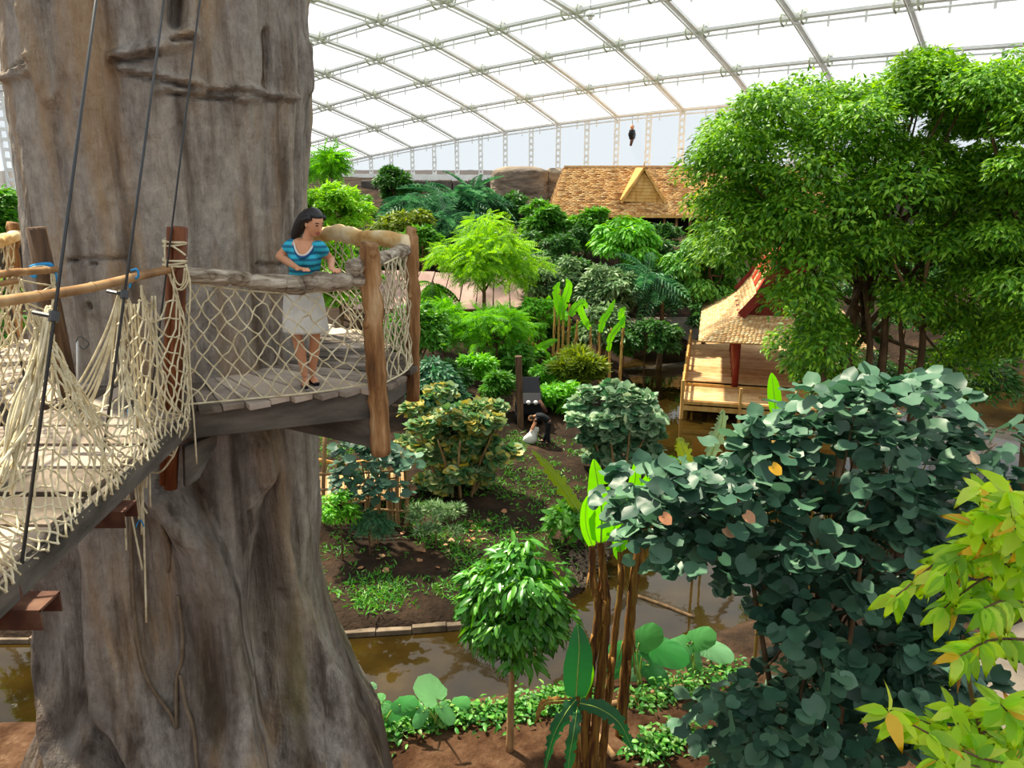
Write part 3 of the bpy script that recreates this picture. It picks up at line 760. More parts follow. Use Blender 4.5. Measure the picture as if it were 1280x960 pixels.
# ------------------------------------------------------------------ nets
def cords(E0, E1, r):
    """triangular prisms along many edges"""
    E0, E1 = np.asarray(E0), np.asarray(E1)
    d = norm(E1 - E0); ref = np.where(np.abs(d[:, 2:3]) < 0.9, np.array([[0, 0, 1.0]]), np.array([[1.0, 0, 0]]))
    x = norm(np.cross(d, ref)); y_ = np.cross(d, x); n = len(E0); k = 5
    a = np.arange(k) * 2 * math.pi / k
    ring_ = (np.cos(a)[None, :, None] * x[:, None] + np.sin(a)[None, :, None] * y_[:, None]) * r
    V = np.concatenate([E0[:, None] + ring_, E1[:, None] + ring_], 1).reshape(-1, 3)
    b = (np.arange(n) * 2 * k)[:, None, None]
    i = np.arange(k); quad = np.stack([i, (i + 1) % k, (i + 1) % k + k, i + k], 1)[None]
    return V, (b + quad).reshape(-1, 4)
def net(name, label, S, nu, nv, r, jit=0.012, seed=0, group=None, cat='net', base=None, hems=True):
    rr = np.random.default_rng(seed)
    node = {}
    for j in range(nv + 1):
        for i in range(nu + 1):
            u = (i + 0.5 * (j % 2)) / nu
            if u > 1.0001: continue
            node[i, j] = S(u, j / nv) + rr.normal(0, jit, 3) * (0 if j in (0, nv) else 1)
    e0, e1 = [], []
    for (i, j), p in node.items():
        for i2 in ((i, i - 1) if j % 2 == 0 else (i, i + 1)):
            q = node.get((i2, j + 1))
            if q is not None:
                mid = (p + q) / 2 + rr.normal(0, jit * 0.6, 3)
                e0 += [p, mid]; e1 += [mid, q]
    V, Fc = cords(e0, e1, r)
    root = thing(name, label, cat, base if base is not None else S(0.5, 0), group)
    link('mesh_cords', mesh_np('mesh_cords', V, Fc, M['rope'], True), root)
    kp_ = np.array(list(node.values()))
    kv = np.array([(1, 0, 0), (-1, 0, 0), (0, 1, 0), (0, -1, 0), (0, 0, 1), (0, 0, -1)]) * r * 1.9
    kf = np.array([(0, 2, 4), (2, 1, 4), (1, 3, 4), (3, 0, 4), (2, 0, 5), (1, 2, 5), (3, 1, 5), (0, 3, 5)])
    V = (kp_[:, None] + kv[None]).reshape(-1, 3); Fk = (np.arange(len(kp_))[:, None, None] * 6 + kf[None]).reshape(-1, 3)
    link('knots', mesh_np('knots', V, Fk, M['rope'], True), root)
    if hems:
        for v in (0.0, 1.0):
            MB().tube([S(u, v) for u in np.linspace(0, 1, 40)], r * 1.25, 6).build('hem_rope', M['rope'], root, True)
    return root
def lerp(a, b, t): return np.asarray(a) * (1 - t) + np.asarray(b) * t
def polyS(bot, top):
    """surface between a bottom and a top polyline"""
    bl, tl = catmull(bot, 10), catmull(top, 10)
    def S(u, v):
        a = np.array([np.interp(u, np.linspace(0, 1, len(bl)), bl[:, k]) for k in range(3)])
        b = np.array([np.interp(u, np.linspace(0, 1, len(tl)), tl[:, k]) for k in range(3)])
        return lerp(a, b, v)
    return S
zn = DZ + 0.02
net('rope_net', 'cream rope net under the grey front rail log where the woman stands',
    polyS([(-2.94, 6.76, zn), (-2.4, 6.95, zn), (-1.9, 7.14, zn), (-1.36, 7.4, zn + 0.02)], [P(232, 352, Y=6.77), P(300, 362, Y=6.92), P(370, 366, Y=7.08), P(455, 360, Y=7.36)]), 10, 10, 0.0075, 0.014, 1, 'rope nets of the platform railing')
net('rope_net', 'narrow bunched rope net between the two upright log posts',
    polyS([(-1.27, 7.45, zn), (-1.12, 7.9, zn), (-1.08, 8.3, zn)], [P(480, 330, Y=7.5), P(496, 322, Y=7.95), P(508, 315, Y=8.3)]), 6, 10, 0.0075, 0.012, 2, 'rope nets of the platform railing')
net('rope_net', 'far rope net under the pale sunlit rail log behind the woman',
    polyS([(-1.1, 8.45, zn), (-1.5, 9.2, zn), (-2.1, 10.1, zn)], [P(510, 310, Y=8.33), P(470, 306, Y=8.85), P(430, 300, Y=9.4), P(384, 300, Y=10.0)]), 12, 10, 0.0075, 0.01, 3, 'rope nets of the platform railing')
net('rope_net', 'rope net on the left side of the trunk below the short pale rail',
    polyS([(-5.3, 7.45, zn), (-5.9, 8.8, zn), (-6.0, 9.4, zn)], [P(-40, 313, Y=7.7), P(-5, 306, Y=8.6), P(20, 298, Y=9.3)]), 9, 9, 0.0075, 0.01, 4, 'rope nets of the platform railing')
# gathered nets of the bridge
HK = np.array([2.3, 3.6, 4.88, 5.9, 6.2, 6.62])
def rail_at(y, R):
    L = catmull(R, 8); o_ = np.argsort(L[:, 1]); return np.array([np.interp(y, L[o_, 1], L[o_, k]) for k in range(3)])
def S_right(u, v):
    y0 = 1.9 + u * 4.78
    k = int(np.clip(np.searchsorted(HK, y0) - 1, 0, len(HK) - 2)); h0, h1 = HK[k], HK[k + 1]
    s = min(max((y0 - h0) / (h1 - h0), 0), 1); g2 = s * s * (3 - 2 * s); g2 = g2 * g2 * (3 - 2 * g2)
    yt = h0 + (h1 - h0) * g2 if y0 > h0 else h0
    dz_ = min(0.85, 0.72 * (h1 - h0) ** 1.4) * 4 * g2 * (1 - g2)
    bot = np.array([edge_x(y0) + 0.03, y0, BZ - 0.06]); top = rail_at(yt, RAILR) + [0.02, 0, -0.08 - dz_]
    p_ = lerp(bot, top, v); w = v ** 0.8; p_[1] = y0 * (1 - w) + yt * w
    p_[0] += 0.07 * math.sin(v * math.pi) * math.sin(y0 * 4.0) + 0.02 * math.sin(v * 5 + y0 * 9)
    return p_
net('bridge_net', 'gathered cream rope net hanging in bunches on the near side of the bridge', S_right, 52, 15, 0.0075, 0.008, 5, 'rope nets of the bridge', hems=False)
def S_left(u, v):
    y0 = 3.2 + u * 3.85
    hook = [4.2, 5.4, 6.3, 6.95][int(np.argmin([abs(h - y0) for h in (4.2, 5.4, 6.3, 6.95)]))]
    w = v ** 1.6 * 0.6
    p_ = lerp(np.array([-4.25, y0, BZ]), rail_at(y0, RAILL) + [0, 0, -0.05], v); p_[1] = y0 * (1 - w) + hook * w
    p_[0] += 0.06 * math.sin(v * math.pi) * math.sin(y0 * 5)
    return p_
net('bridge_net', 'rope net on the far left side of the bridge behind the leaning dark post', S_left, 30, 13, 0.0075, 0.014, 6, 'rope nets of the bridge', hems=False)

# thick twisted bunches and loose ends
def rope(label, pts, r, mat='rope', name='rope', n=8, group=None):
    L = catmull(pts, n); o_ = MB().tube(L, r, 6).build(name, M[mat], None, True); return tag(o_, label, 'rope', group)
bun = thing('rope_bundle', 'thick gathered bundle of cream net ropes falling from the first hook', 'rope', P(20, 560, Y=4.9))
rr = np.random.default_rng(3)
for k in range(16):
    j = rr.normal(0, 1, (4, 3)) * np.array([[0.01], [0.025], [0.04], [0.05]])
    MB().tube(catmull([P(60, 386, Y=4.9) + j[0], P(50, 440, Y=4.8) + j[1], P(28, 520, Y=4.6) + j[2], P(-8, 610, Y=4.3) + j[3]], 6), 0.009, 5).build('strand', M['rope'], bun, True)
bun = thing('rope_bundle', 'wide cone of cream ropes gathered at the second hook', 'rope', P(110, 520, Y=5.7))
for k in range(10):
    s = (k - 5) / 5 + rr.normal(0, 0.08)
    MB().tube(catmull([P(150, 362, Y=5.9), P(140 + 8 * s + rr.normal(0, 2), 420, Y=5.85), P(118 + 24 * s + rr.normal(0, 3), 490, Y=5.75), P(88 + 36 * s + rr.normal(0, 4), 535 + 12 * s, Y=5.7)], 6), 0.0085, 5).build('strand', M['rope'], bun, True)
bun = thing('rope_bundle', 'frayed loose rope ends hanging below the bridge beside the post', 'rope', P(170, 620, Y=6.2))
for x0, y0, x1, y1, x2, y2 in [(150, 560, 156, 640, 158, 688), (153, 562, 164, 640, 178, 712), (157, 562, 160, 600, 156, 648), (166, 520, 168, 600, 174, 650), (168, 520, 176, 620, 184, 642),
                               (172, 500, 172, 600, 178, 660), (175, 500, 178, 600, 183, 778), (178, 500, 180, 590, 182, 610), (183, 470, 186, 560, 188, 634), (180, 480, 178, 580, 177, 668), (186, 480, 184, 570, 183, 610),
                               (164, 380, 168, 470, 170, 560), (168, 380, 173, 480, 176, 580), (172, 380, 177, 470, 181, 560), (190, 370, 188, 450, 186, 560), (194, 370, 196, 440, 199, 505)]:
    MB().tube(catmull([P(x0, y0, Y=6.25), P(x1, y1, Y=6.25), P(x2, y2, Y=6.2)], 7), 0.0085, 5).build('strand', M['rope'], bun, True)
loop = thing('rope_loops', 'slack net loops bulging out past the red-brown post foot', 'rope', P(215, 560, Y=6.45))
for pts in [[(186, 500), (205, 515), (228, 520), (235, 535), (228, 548), (222, 556)], [(186, 520), (205, 526), (228, 520)], [(200, 492), (212, 530), (216, 550), (217, 570)], [(217, 570), (200, 590), (180, 588)],
            [(217, 570), (200, 566), (186, 575)], [(188, 545), (203, 545), (215, 552), (222, 556), (217, 570)], [(190, 510), (196, 530), (203, 545), (198, 562), (186, 575), (180, 588)], [(192, 470), (210, 500), (229, 522)],
            [(186, 500), (193, 520), (186, 535)], [(226, 530), (224, 545), (219, 556)], [(195, 480), (200, 500), (196, 516), (205, 530)]]:
    MB().tube(catmull([P(x, y_, Y=6.42 + 0.03 * math.sin(x)) for x, y_ in pts], 6), 0.009, 6).build('strand', M['rope'], loop, True)
coil = thing('rope_coil', 'cream rope coiled and knotted around the red-brown bridge post', 'rope', P(221, 330, Y=6.68))
m = MB()
def wind(y0, y1, turns, ex=0.085):
    ts = np.linspace(0, turns * 2 * math.pi, turns * 14); out = []
    for i, t in enumerate(ts):
        c_ = P(220, y0 + (y1 - y0) * i / len(ts), Y=6.73); out.append(c_ + [ex * 1.12 * math.cos(t) - 0.01, ex * math.sin(t), 0.012 * math.sin(t * 0.7)])
    return out
MB().tube(wind(300, 306, 3), 0.008, 5).build('winding', M['rope'], coil, True)
MB().tube(wind(323, 333, 5), 0.008, 5).build('winding', M['rope'], coil, True)
for pts in [[(212, 330), (214, 350), (222, 362), (232, 352), (233, 335)], [(210, 332), (216, 356), (228, 362), (236, 348), (232, 330)], [(214, 332), (220, 352), (228, 355), (231, 335)], [(216, 308), (224, 313), (232, 319)],
            [(234, 336), (238, 360), (236, 420), (240, 500), (242, 520), (246, 580)], [(207, 300), (206, 315), (208, 335), (212, 345)]]:
    MB().tube(catmull([P(x, y_, Y=6.63) for x, y_ in pts], 7), 0.008, 5).build('strand', M['rope'], coil, True)
tie = thing('cord_tie', 'bright blue cord tied round the leaning dark post and bamboo rail', 'cord', P(55, 340, Y=6.93))
for pts, r in [([(38, 334), (48, 331), (62, 330), (64, 333), (50, 334), (40, 336)], 0.016), ([(40, 334), (38, 342), (44, 346), (43, 334)], 0.014), ([(62, 331), (69, 340), (70, 352)], 0.013)]:
    MB().tube(catmull([P(x, y_, Y=6.93) for x, y_ in pts], 5), r, 6).build('strand', M['rope_blue'], tie, True)
MB().tube(catmull([P(x, y_, Y=6.91) for x, y_ in [(36, 336), (46, 333), (60, 334), (67, 345), (69, 350)]], 5), 0.007, 5).build('strand', M['rope'], tie, True)
tie = thing('cord_tie', 'short blue cord looped on the near bamboo handrail', 'cord', P(167, 345, Y=6.05))
MB().tube(catmull([P(x, y_, Y=6.08) for x, y_ in [(164, 338), (171, 337), (173, 344), (170, 348), (165, 346), (162, 360)]], 5), 0.009, 6).build('strand', M['rope_blue'], tie, True)
MB().tube(catmull([P(x, y_, Y=6.2) for x, y_ in [(161, 512), (162, 540), (160, 558), (165, 570)]], 5), 0.011, 6).build('strand', M['rope_blue'], tie, True)
MB().tube(catmull([P(x, y_, Y=6.2) for x, y_ in [(170, 659), (172, 654), (176, 650), (180, 658)]], 5), 0.006, 5).build('strand', M['rope_blue'], tie, True)
pp = trunk_hit(101, 430)
pr = on_trunk(101, 470, 0.04)
br = thing('trunk_conduit', 'thin grey conduit with a wire loop fixed to the trunk by the bridge', 'conduit', pr)
MB().tube([on_trunk(101, 475, 0.05), on_trunk(101, 425, 0.05)], 0.012, 6).build('pipe', M['frame_white'], br, True)
MB().tube(catmull([on_trunk(x, y_, 0.07) for x, y_ in [(101, 426), (106, 419), (113, 422), (118, 428), (112, 434), (106, 430)]], 5), 0.005, 5).build('wire', M['cable'], br, True)

# ================================================================== PEOPLE
def ev(o):
    dg = bpy.context.evaluated_depsgraph_get(); dg.update()
    return bpy.data.meshes.new_from_object(o.evaluated_get(dg))
def remesh(m, name, mat, parent, voxel, smooth=6, keep=1.0):
    """fuse the shapes of m into one continuous skin"""
    o = link('tmp', m.mesh('tmp', mat))
    a = o.modifiers.new('r', 'REMESH'); a.mode = 'VOXEL'; a.voxel_size = voxel; a.use_smooth_shade = True
    s = o.modifiers.new('s', 'SMOOTH'); s.iterations = smooth; s.factor = 0.5
    me = ev(o); me.name = name
    if not me.materials: me.materials.append(mat)
    bpy.data.objects.remove(o)
    return link(name, me, parent)

WX, WY = -1.99, 7.50
W0 = np.array([WX, WY, DZ])
w = thing('person', 'woman with long black hair, striped turquoise top and white skirt leaning on log rail', 'person', W0)
def J(x, y_, z): return W0 + [x, y_, z]
X = (1, 0, 0)
def limb(m, pts, rad, side=X, n=14): m.tube(catmull(pts, 5), np.array([[np.interp(t, np.linspace(0, 1, len(rad)), [q[0] if np.ndim(q) else q for q in rad]), np.interp(t, np.linspace(0, 1, len(rad)), [q[1] if np.ndim(q) else q for q in rad])] for t in np.linspace(0, 1, (len(pts) - 1) * 5 + 1)]), n, True, side)
HR = P(377, 342, Y=7.06) + [0.0, 0.0, 0.025]      # hand on the rail, photo left
HL = P(414, 343, Y=7.16) + [0.0, 0.0, 0.025]
body = MB()
# torso: pelvis to neck, leaning towards the rail
limb(body, [J(0.0, -0.03, 0.80), J(0.005, -0.035, 0.92), J(0.02, -0.05, 1.06), J(0.055, -0.09, 1.24), J(0.085, -0.13, 1.36), J(0.10, -0.15, 1.415)], [(0.155, 0.11), (0.165, 0.115), (0.125, 0.09), (0.145, 0.105), (0.155, 0.085), (0.10, 0.06)])
body.ball(J(0.02, -0.19, 1.255), (0.07, 0.06, 0.065)); body.ball(J(0.12, -0.19, 1.255), (0.07, 0.06, 0.065))
limb(body, [J(0.09, -0.145, 1.38), J(0.125, -0.17, 1.47), J(0.15, -0.185, 1.52)], [0.055, 0.048, 0.05])
SHR, SHL = J(-0.055, -0.12, 1.375), J(0.215, -0.165, 1.365)
ELR, ELL = P(349, 320, Y=7.42), P(414, 325, Y=7.50)
def arm(sh, el, ha, sgn):
    limb(body, [sh, lerp(sh, el, 0.5), el], [0.052, 0.043, 0.036])
    wr = ha + norm(el - ha) * 0.085
    limb(body, [el, lerp(el, wr, 0.4), wr], [0.037, 0.036, 0.024])
    f = norm(ha - wr); f2 = norm(np.array([f[0] * 0.8 + 0.45, f[1] * 0.9, -0.08]))
    pal = wr + f2 * 0.085
    limb(body, [wr, wr + f2 * 0.04, pal], [(0.024, 0.018), (0.036, 0.016), (0.038, 0.014)], np.cross(f2, (0, 0, 1)))
    sd = norm(np.cross(f2, (0, 0, 1)))
    for i, L in enumerate((0.066, 0.074, 0.07, 0.055)):
        b = pal + sd * (i - 1.5) * 0.020 - f2 * 0.01
        limb(body, [b, b + f2 * L * 0.5 + [0, 0, 0.008], b + f2 * L + [0, 0, -0.012]], [0.0095, 0.009, 0.007], sd, 8)
    tb = wr + f2 * 0.03 + sd * sgn * 0.03
    limb(body, [tb, tb + f2 * 0.025 + sd * sgn * 0.025, tb + f2 * 0.06 + sd * sgn * 0.028], [0.012, 0.011, 0.008], (0, 0, 1), 8)
arm(SHR, ELR, HR, 1); arm(SHL, ELL, HL, -1)
def leg(hip, knee, ank, toe):
    limb(body, [hip, lerp(hip, knee, 0.5), knee], [0.085, 0.072, 0.05])
    limb(body, [knee, lerp(knee, ank, 0.35) + [0, 0.02, 0], ank], [0.05, 0.054, 0.031])
    limb(body, [ank + [0, 0.03, -0.03], ank + [0, 0, -0.045], lerp(ank, toe, 0.6) + [0, 0, -0.015], toe], [0.03, 0.036, (0.038, 0.025), (0.028, 0.016)], X)
KR, AR, TR_ = J(-0.085, -0.05, 0.47), J(-0.05, 0.0, 0.085), J(-0.01, -0.17, 0.025)
KL, AL, TL = J(0.075, 0.0, 0.47), J(-0.005, 0.10, 0.085), J(0.07, -0.05, 0.025)
leg(J(-0.08, -0.03, 0.84), KR, AR, TR_); leg(J(0.085, -0.03, 0.84), KL, AL, TL)
# head, turned to the photo's right and looking down
HC = J(0.185, -0.205, 1.585)
fwd = norm(np.array([0.74, -0.54, -0.40])); rt = norm(np.cross(fwd, (0, 0, 1))); up_ = np.cross(rt, fwd)
def H(a, b, c): return HC + fwd * a + rt * b + up_ * c
hm = MB()
hv = MB().ball((0, 0, 0), 1.0, 20, 14)
def shape(p):
    x, y_, z = p
    a = x * 0.098; b = y_ * 0.076 * (1 - 0.22 * max(0, -z)); c = z * 0.118
    if z < 0: a = a * (1 - 0.10 * -z) + 0.018 * -z
    return H(a, b, c)
hm.add([shape(p) for p in hv.v], hv.f)
hm.ball(H(0.055, 0, -0.085), (0.032, 0.032, 0.026))
limb(hm, [H(0.088, 0, 0.015), H(0.104, 0, -0.012), H(0.118, 0, -0.03), H(0.092, 0, -0.042)], [0.008, 0.011, 0.013, 0.008], rt, 8)
for s in (-1, 1):
    hm.ball(H(0.0, s * 0.078, -0.012), (0.016, 0.016, 0.03), 8, 6)
body.v, body.f, b0_ = body.v, body.f, None
bb = len(body.v); body.v += hm.v; body.f += [tuple(i + bb for i in q2) for q2 in hm.f]
bodyo = remesh(body, 'body', M['skin'], w, 0.0062, 4)
for s in (-1, 1):
    MB().ball(H(0.083, s * 0.032, 0.012), (0.012, 0.012, 0.007), 8, 6).build('eye', M['eye'], w, True)
    MB().tube([H(0.086, s * 0.016, 0.034), H(0.090, s * 0.032, 0.04), H(0.078, s * 0.05, 0.034)], 0.004, 5).build('eyebrow', M['hair'], w, True)
MB().tube(catmull([H(0.083, -0.026, -0.066), H(0.097, -0.01, -0.063), H(0.097, 0.01, -0.063), H(0.083, 0.026, -0.066)], 4), [0.003] + [0.007] * 11 + [0.003], 6).build('lips', M['skin_lip'], w, True)
hair = MB(); cap = MB().ball((0, 0, 0), 1.0, 22, 16)
def hshape(p):
    x, y_, z = p
    k = 1.0
    if x > 0.25 and z < 0.52: k = 0.80
    if z < -0.55: k = 0.80
    return H((x * 0.108 - 0.014) * k, y_ * 0.088 * k, (z * 0.126 + 0.012) * k)
hair.add([hshape(p) for p in cap.v], cap.f)
limb(hair, [H(-0.07, 0.0, 0.04), H(-0.12, 0.0, -0.03), H(-0.15, 0.01, -0.11), H(-0.165, 0.02, -0.2), H(-0.15, 0.02, -0.32)], [0.07, 0.07, 0.062, 0.05, 0.02], rt, 12)
limb(hair, [H(0.03, -0.075, 0.07), H(-0.04, -0.088, 0.0), H(-0.1, -0.05, -0.10)], [0.028, 0.035, 0.03], fwd, 8)
limb(hair, [H(0.03, 0.075, 0.07), H(-0.04, 0.088, 0.01), H(-0.1, 0.05, -0.08)], [0.028, 0.033, 0.03], fwd, 8)
hair.build('hair', M['hair'], w, True)
def stripe_mat():
    m, nt, b = new_mat('turquoise striped jersey')
    tc = N(nt, 'ShaderNodeTexCoord'); sx = N(nt, 'ShaderNodeSeparateXYZ'); nt.links.new(tc.outputs['Object'], sx.inputs[0])
    fr = N(nt, 'ShaderNodeMath', operation='MULTIPLY'); nt.links.new(sx.outputs[2], fr.inputs[0]); fr.inputs[1].default_value = 17.5
    f2 = N(nt, 'ShaderNodeMath', operation='FRACT'); nt.links.new(fr.outputs[0], f2.inputs[0])
    r = ramp(nt, f2.outputs[0], [(0.0, '1c6f92'), (0.38, '1c6f92'), (0.46, '2fb4cf'), (0.92, '2fb4cf'), (1.0, '1c6f92')])
    nt.links.new(r, b.inputs['Base Color']); b.inputs['Roughness'].default_value = 0.85
    return m
M['stripe'] = stripe_mat()
M['navy'] = grain_mat('blue neckline trim', ['1d4a7c', '28609a'], (9, 9, 9), bump=0)
top = MB()
def ring_tube(mb, pts, rad, n=26, side=X):
    limb(mb, pts, rad, side, n)
ring_tube(top, [J(0.01, -0.04, 0.97), J(0.02, -0.05, 1.06), J(0.045, -0.08, 1.18), J(0.06, -0.105, 1.27), J(0.075, -0.125, 1.34), J(0.085, -0.135, 1.375)], [(0.16, 0.12), (0.138, 0.106), (0.146, 0.115), (0.156, 0.122), (0.155, 0.102), (0.125, 0.075)])
top.ball(J(0.02, -0.195, 1.25), (0.08, 0.068, 0.075)); top.ball(J(0.12, -0.195, 1.25), (0.082, 0.068, 0.075))
for sh, el in ((SHR, ELR), (SHL, ELL)):
    c0 = J(0.085, -0.13, 1.35)
    limb(top, [lerp(c0, sh, 0.55), sh + [0, 0, 0.004], lerp(sh, el, 0.22), lerp(sh, el, 0.42)], [0.055, 0.056, 0.056, 0.056])
topo = remesh(top, 'striped_top', M['stripe'], w, 0.009, 4)
# scoop neck: skin panel, white undershirt edge, blue trim
fz = lambda x, y_, z: J(x, y_, z)
neck = []
for t in np.linspace(-1, 1, 17):
    neck.append(J(0.08 + 0.10 * t, -0.262 + 0.115 * abs(t) ** 2.2, 1.285 + 0.118 * abs(t) ** 2.4))
sk = MB(); C_ = J(0.06, -0.19, 1.42)
cen = [lerp(p_, J(0.06 + 0.04 * (i - 8) / 8, -0.19, 1.41), 0.0) for i, p_ in enumerate(neck)]
rowsv = []
for k, s in enumerate((0.0, 0.35, 0.7, 1.0)):
    rowsv.append([lerp(p_, J(0.095 + 0.055 * (i - 8) / 8, -0.215 + 0.02 * abs(i - 8) / 8, 1.425), s) + [0, -0.012 + 0.012 * s, 0] for i, p_ in enumerate(neck)])
VV = [p_ for r_ in rowsv for p_ in r_]
sk.add(VV, [(a_ * 17 + i, a_ * 17 + i + 1, (a_ + 1) * 17 + i + 1, (a_ + 1) * 17 + i) for a_ in range(3) for i in range(16)])
sk.build('neckline_skin', M['skin'], w, True)
MB().tube([p_ + [0, -0.016, 0.014] for p_ in neck], 0.009, 6).build('undershirt_edge', M['white_cloth'], w, True)
MB().tube([p_ + [0, -0.014, -0.004] for p_ in neck], 0.013, 6).build('neckline_trim', M['navy'], w, True)
skirt = MB()
ns = 72; VV = []; lev = [(1.01, 0.145, 0.11), (0.98, 0.152, 0.118), (0.90, 0.178, 0.135), (0.78, 0.192, 0.15), (0.66, 0.203, 0.162), (0.575, 0.212, 0.17), (0.548, 0.213, 0.171)]
for li, (z, rx, ry) in enumerate(lev):
    for k in range(ns):
        a_ = 2 * math.pi * k / ns; f_ = 1 + 0.035 * li / 6 * math.cos(a_ * 18 + 0.3 * li)
        VV.append(J(0.0 + 0.01 * (z > 0.9), -0.035, z) + [rx * f_ * math.cos(a_), ry * f_ * math.sin(a_), 0])
skirt.add(VV, [(a_ * ns + k, a_ * ns + (k + 1) % ns, (a_ + 1) * ns + (k + 1) % ns, (a_ + 1) * ns + k) for a_ in range(len(lev) - 1) for k in range(ns)])
so = skirt.build('skirt', M['white_cloth'], w, True)
md = so.modifiers.new('thick', 'SOLIDIFY'); md.thickness = 0.004
for an, to in ((AR, TR_), (AL, TL)):
    s = MB(); limb(s, [an + [0, 0.045, -0.045], an + [0.0, 0.0, -0.058], lerp(an, to, 0.55) + [0, 0, -0.028], to + norm(to - an) * 0.012 + [0, 0, -0.002]], [(0.03, 0.032), (0.040, 0.026), (0.043, 0.022), (0.032, 0.018)], X, 12)
    s.build('shoe', M['shoe'], w, True)

# gardener bending over on the far bank
gp = P(682, 556, Y=31.0); gzv = float(ground_z(gp[0], gp[1])); G0 = np.array([gp[0], gp[1], gzv])
g = thing('person', 'gardener in black clothes bending down on the grassy far bank', 'person', G0)
def GJ(x, y_, z): return G0 + [x, y_, z]
bd = MB()
for s in (-1, 1):
    limb(bd, [GJ(0.10, 0.13 * s, 0.92), GJ(0.08, 0.15 * s, 0.5), GJ(0.12 - 0.2 * (s > 0), 0.16 * s, 0.09)], [0.105, 0.075, 0.05])
    limb(bd, [GJ(0.12 - 0.2 * (s > 0), 0.16 * s, 0.09), GJ(-0.05 - 0.2 * (s > 0), 0.16 * s, 0.05), GJ(-0.13 - 0.2 * (s > 0), 0.16 * s, 0.04)], [0.055, 0.05, 0.04], (0, 0, 1))
    sh_, el_, ha_ = GJ(-0.40, 0.19 * s, 1.16), GJ(-0.46, 0.22 * s, 0.88), GJ(-0.58, 0.15 * s, 0.66)
    limb(bd, [sh_, el_, ha_], [0.06, 0.045, 0.035])
    for i in range(4):
        b_ = ha_ + np.array([-0.02, (i - 1.5) * 0.02, -0.03]); limb(bd, [b_, b_ + [-0.03, 0, -0.05], b_ + [-0.025, 0, -0.085]], [0.012, 0.011, 0.009], (0, 1, 0), 7)
    limb(bd, [ha_, ha_ + [-0.05, -0.04 * s, -0.03], ha_ + [-0.07, -0.045 * s, -0.06]], [0.014, 0.012, 0.01], (0, 1, 0), 7)
limb(bd, [GJ(0.12, 0, 0.90), GJ(0.02, 0, 1.06), GJ(-0.20, 0, 1.20), GJ(-0.42, 0, 1.22)], [(0.17, 0.13), (0.17, 0.14), (0.19, 0.13), (0.15, 0.09)], (0, 1, 0))
limb(bd, [GJ(-0.42, 0, 1.22), GJ(-0.52, 0, 1.19)], [0.06, 0.055], (0, 1, 0))
bd.ball(GJ(-0.62, 0, 1.12), (0.115, 0.085, 0.12), 16, 10); bd.ball(GJ(-0.72, 0, 1.06), (0.025, 0.018, 0.025), 8, 6)
remesh(bd, 'body', M['skin'], g, 0.013, 3)
cl = MB()
limb(cl, [GJ(0.06, 0, 1.00), GJ(0.0, 0, 1.08), GJ(-0.20, 0, 1.21), GJ(-0.43, 0, 1.235)], [(0.19, 0.15), (0.19, 0.155), (0.205, 0.145), (0.15, 0.095)], (0, 1, 0))
for s in (-1, 1): limb(cl, [GJ(-0.36, 0.15 * s, 1.19), GJ(-0.43, 0.21 * s, 1.02)], [0.085, 0.07])
remesh(cl, 'shirt', M['black_cloth'], g, 0.018, 3)
cl = MB()
for s in (-1, 1): limb(cl, [GJ(0.10, 0.11 * s, 0.97), GJ(0.08, 0.15 * s, 0.5), GJ(0.12 - 0.2 * (s > 0), 0.16 * s, 0.10)], [0.135, 0.095, 0.075])
cl.ball(GJ(0.09, 0, 0.94), (0.15, 0.19, 0.14))
remesh(cl, 'trousers', M['black_cloth'], g, 0.018, 3)
for s in (-1, 1): MB().tube([GJ(0.17 - 0.2 * (s > 0), 0.16 * s, 0.06), GJ(0.0 - 0.2 * (s > 0), 0.16 * s, 0.06), GJ(-0.17 - 0.2 * (s > 0), 0.16 * s, 0.045)], [[0.06, 0.06], [0.065, 0.055], [0.05, 0.04]], 10, True, (0, 1, 0)).build('shoe', M['shoe'], g, True)
hh = MB().ball(GJ(-0.60, 0, 1.155), (0.125, 0.098, 0.105), 14, 9); hh.build('hair', M['trunk_brown'], g, True)
for s in (-1, 1): MB().ball(GJ(-0.725, 0.035 * s, 1.10), 0.012, 6, 5).build('eye', M['eye'], g, True)
bp_ = P(664, 548, Y=30.9); bz = float(ground_z(bp_[0], bp_[1]))
sk = MB()
for dx, dy, dz, r_ in [(0, 0, 0.22, 0.26), (0.1, 0.05, 0.42, 0.2), (0.2, 0, 0.58, 0.14), (-0.15, 0, 0.16, 0.2)]: sk.ball((bp_[0] + dx, bp_[1] + dy, bz + dz), (r_, r_ * 0.8, r_), 12, 8)
so = remesh(sk, 'sack', M['white_cloth'], None, 0.03, 4); tag(so, 'crumpled white sack on the ground by the gardener', 'sack')
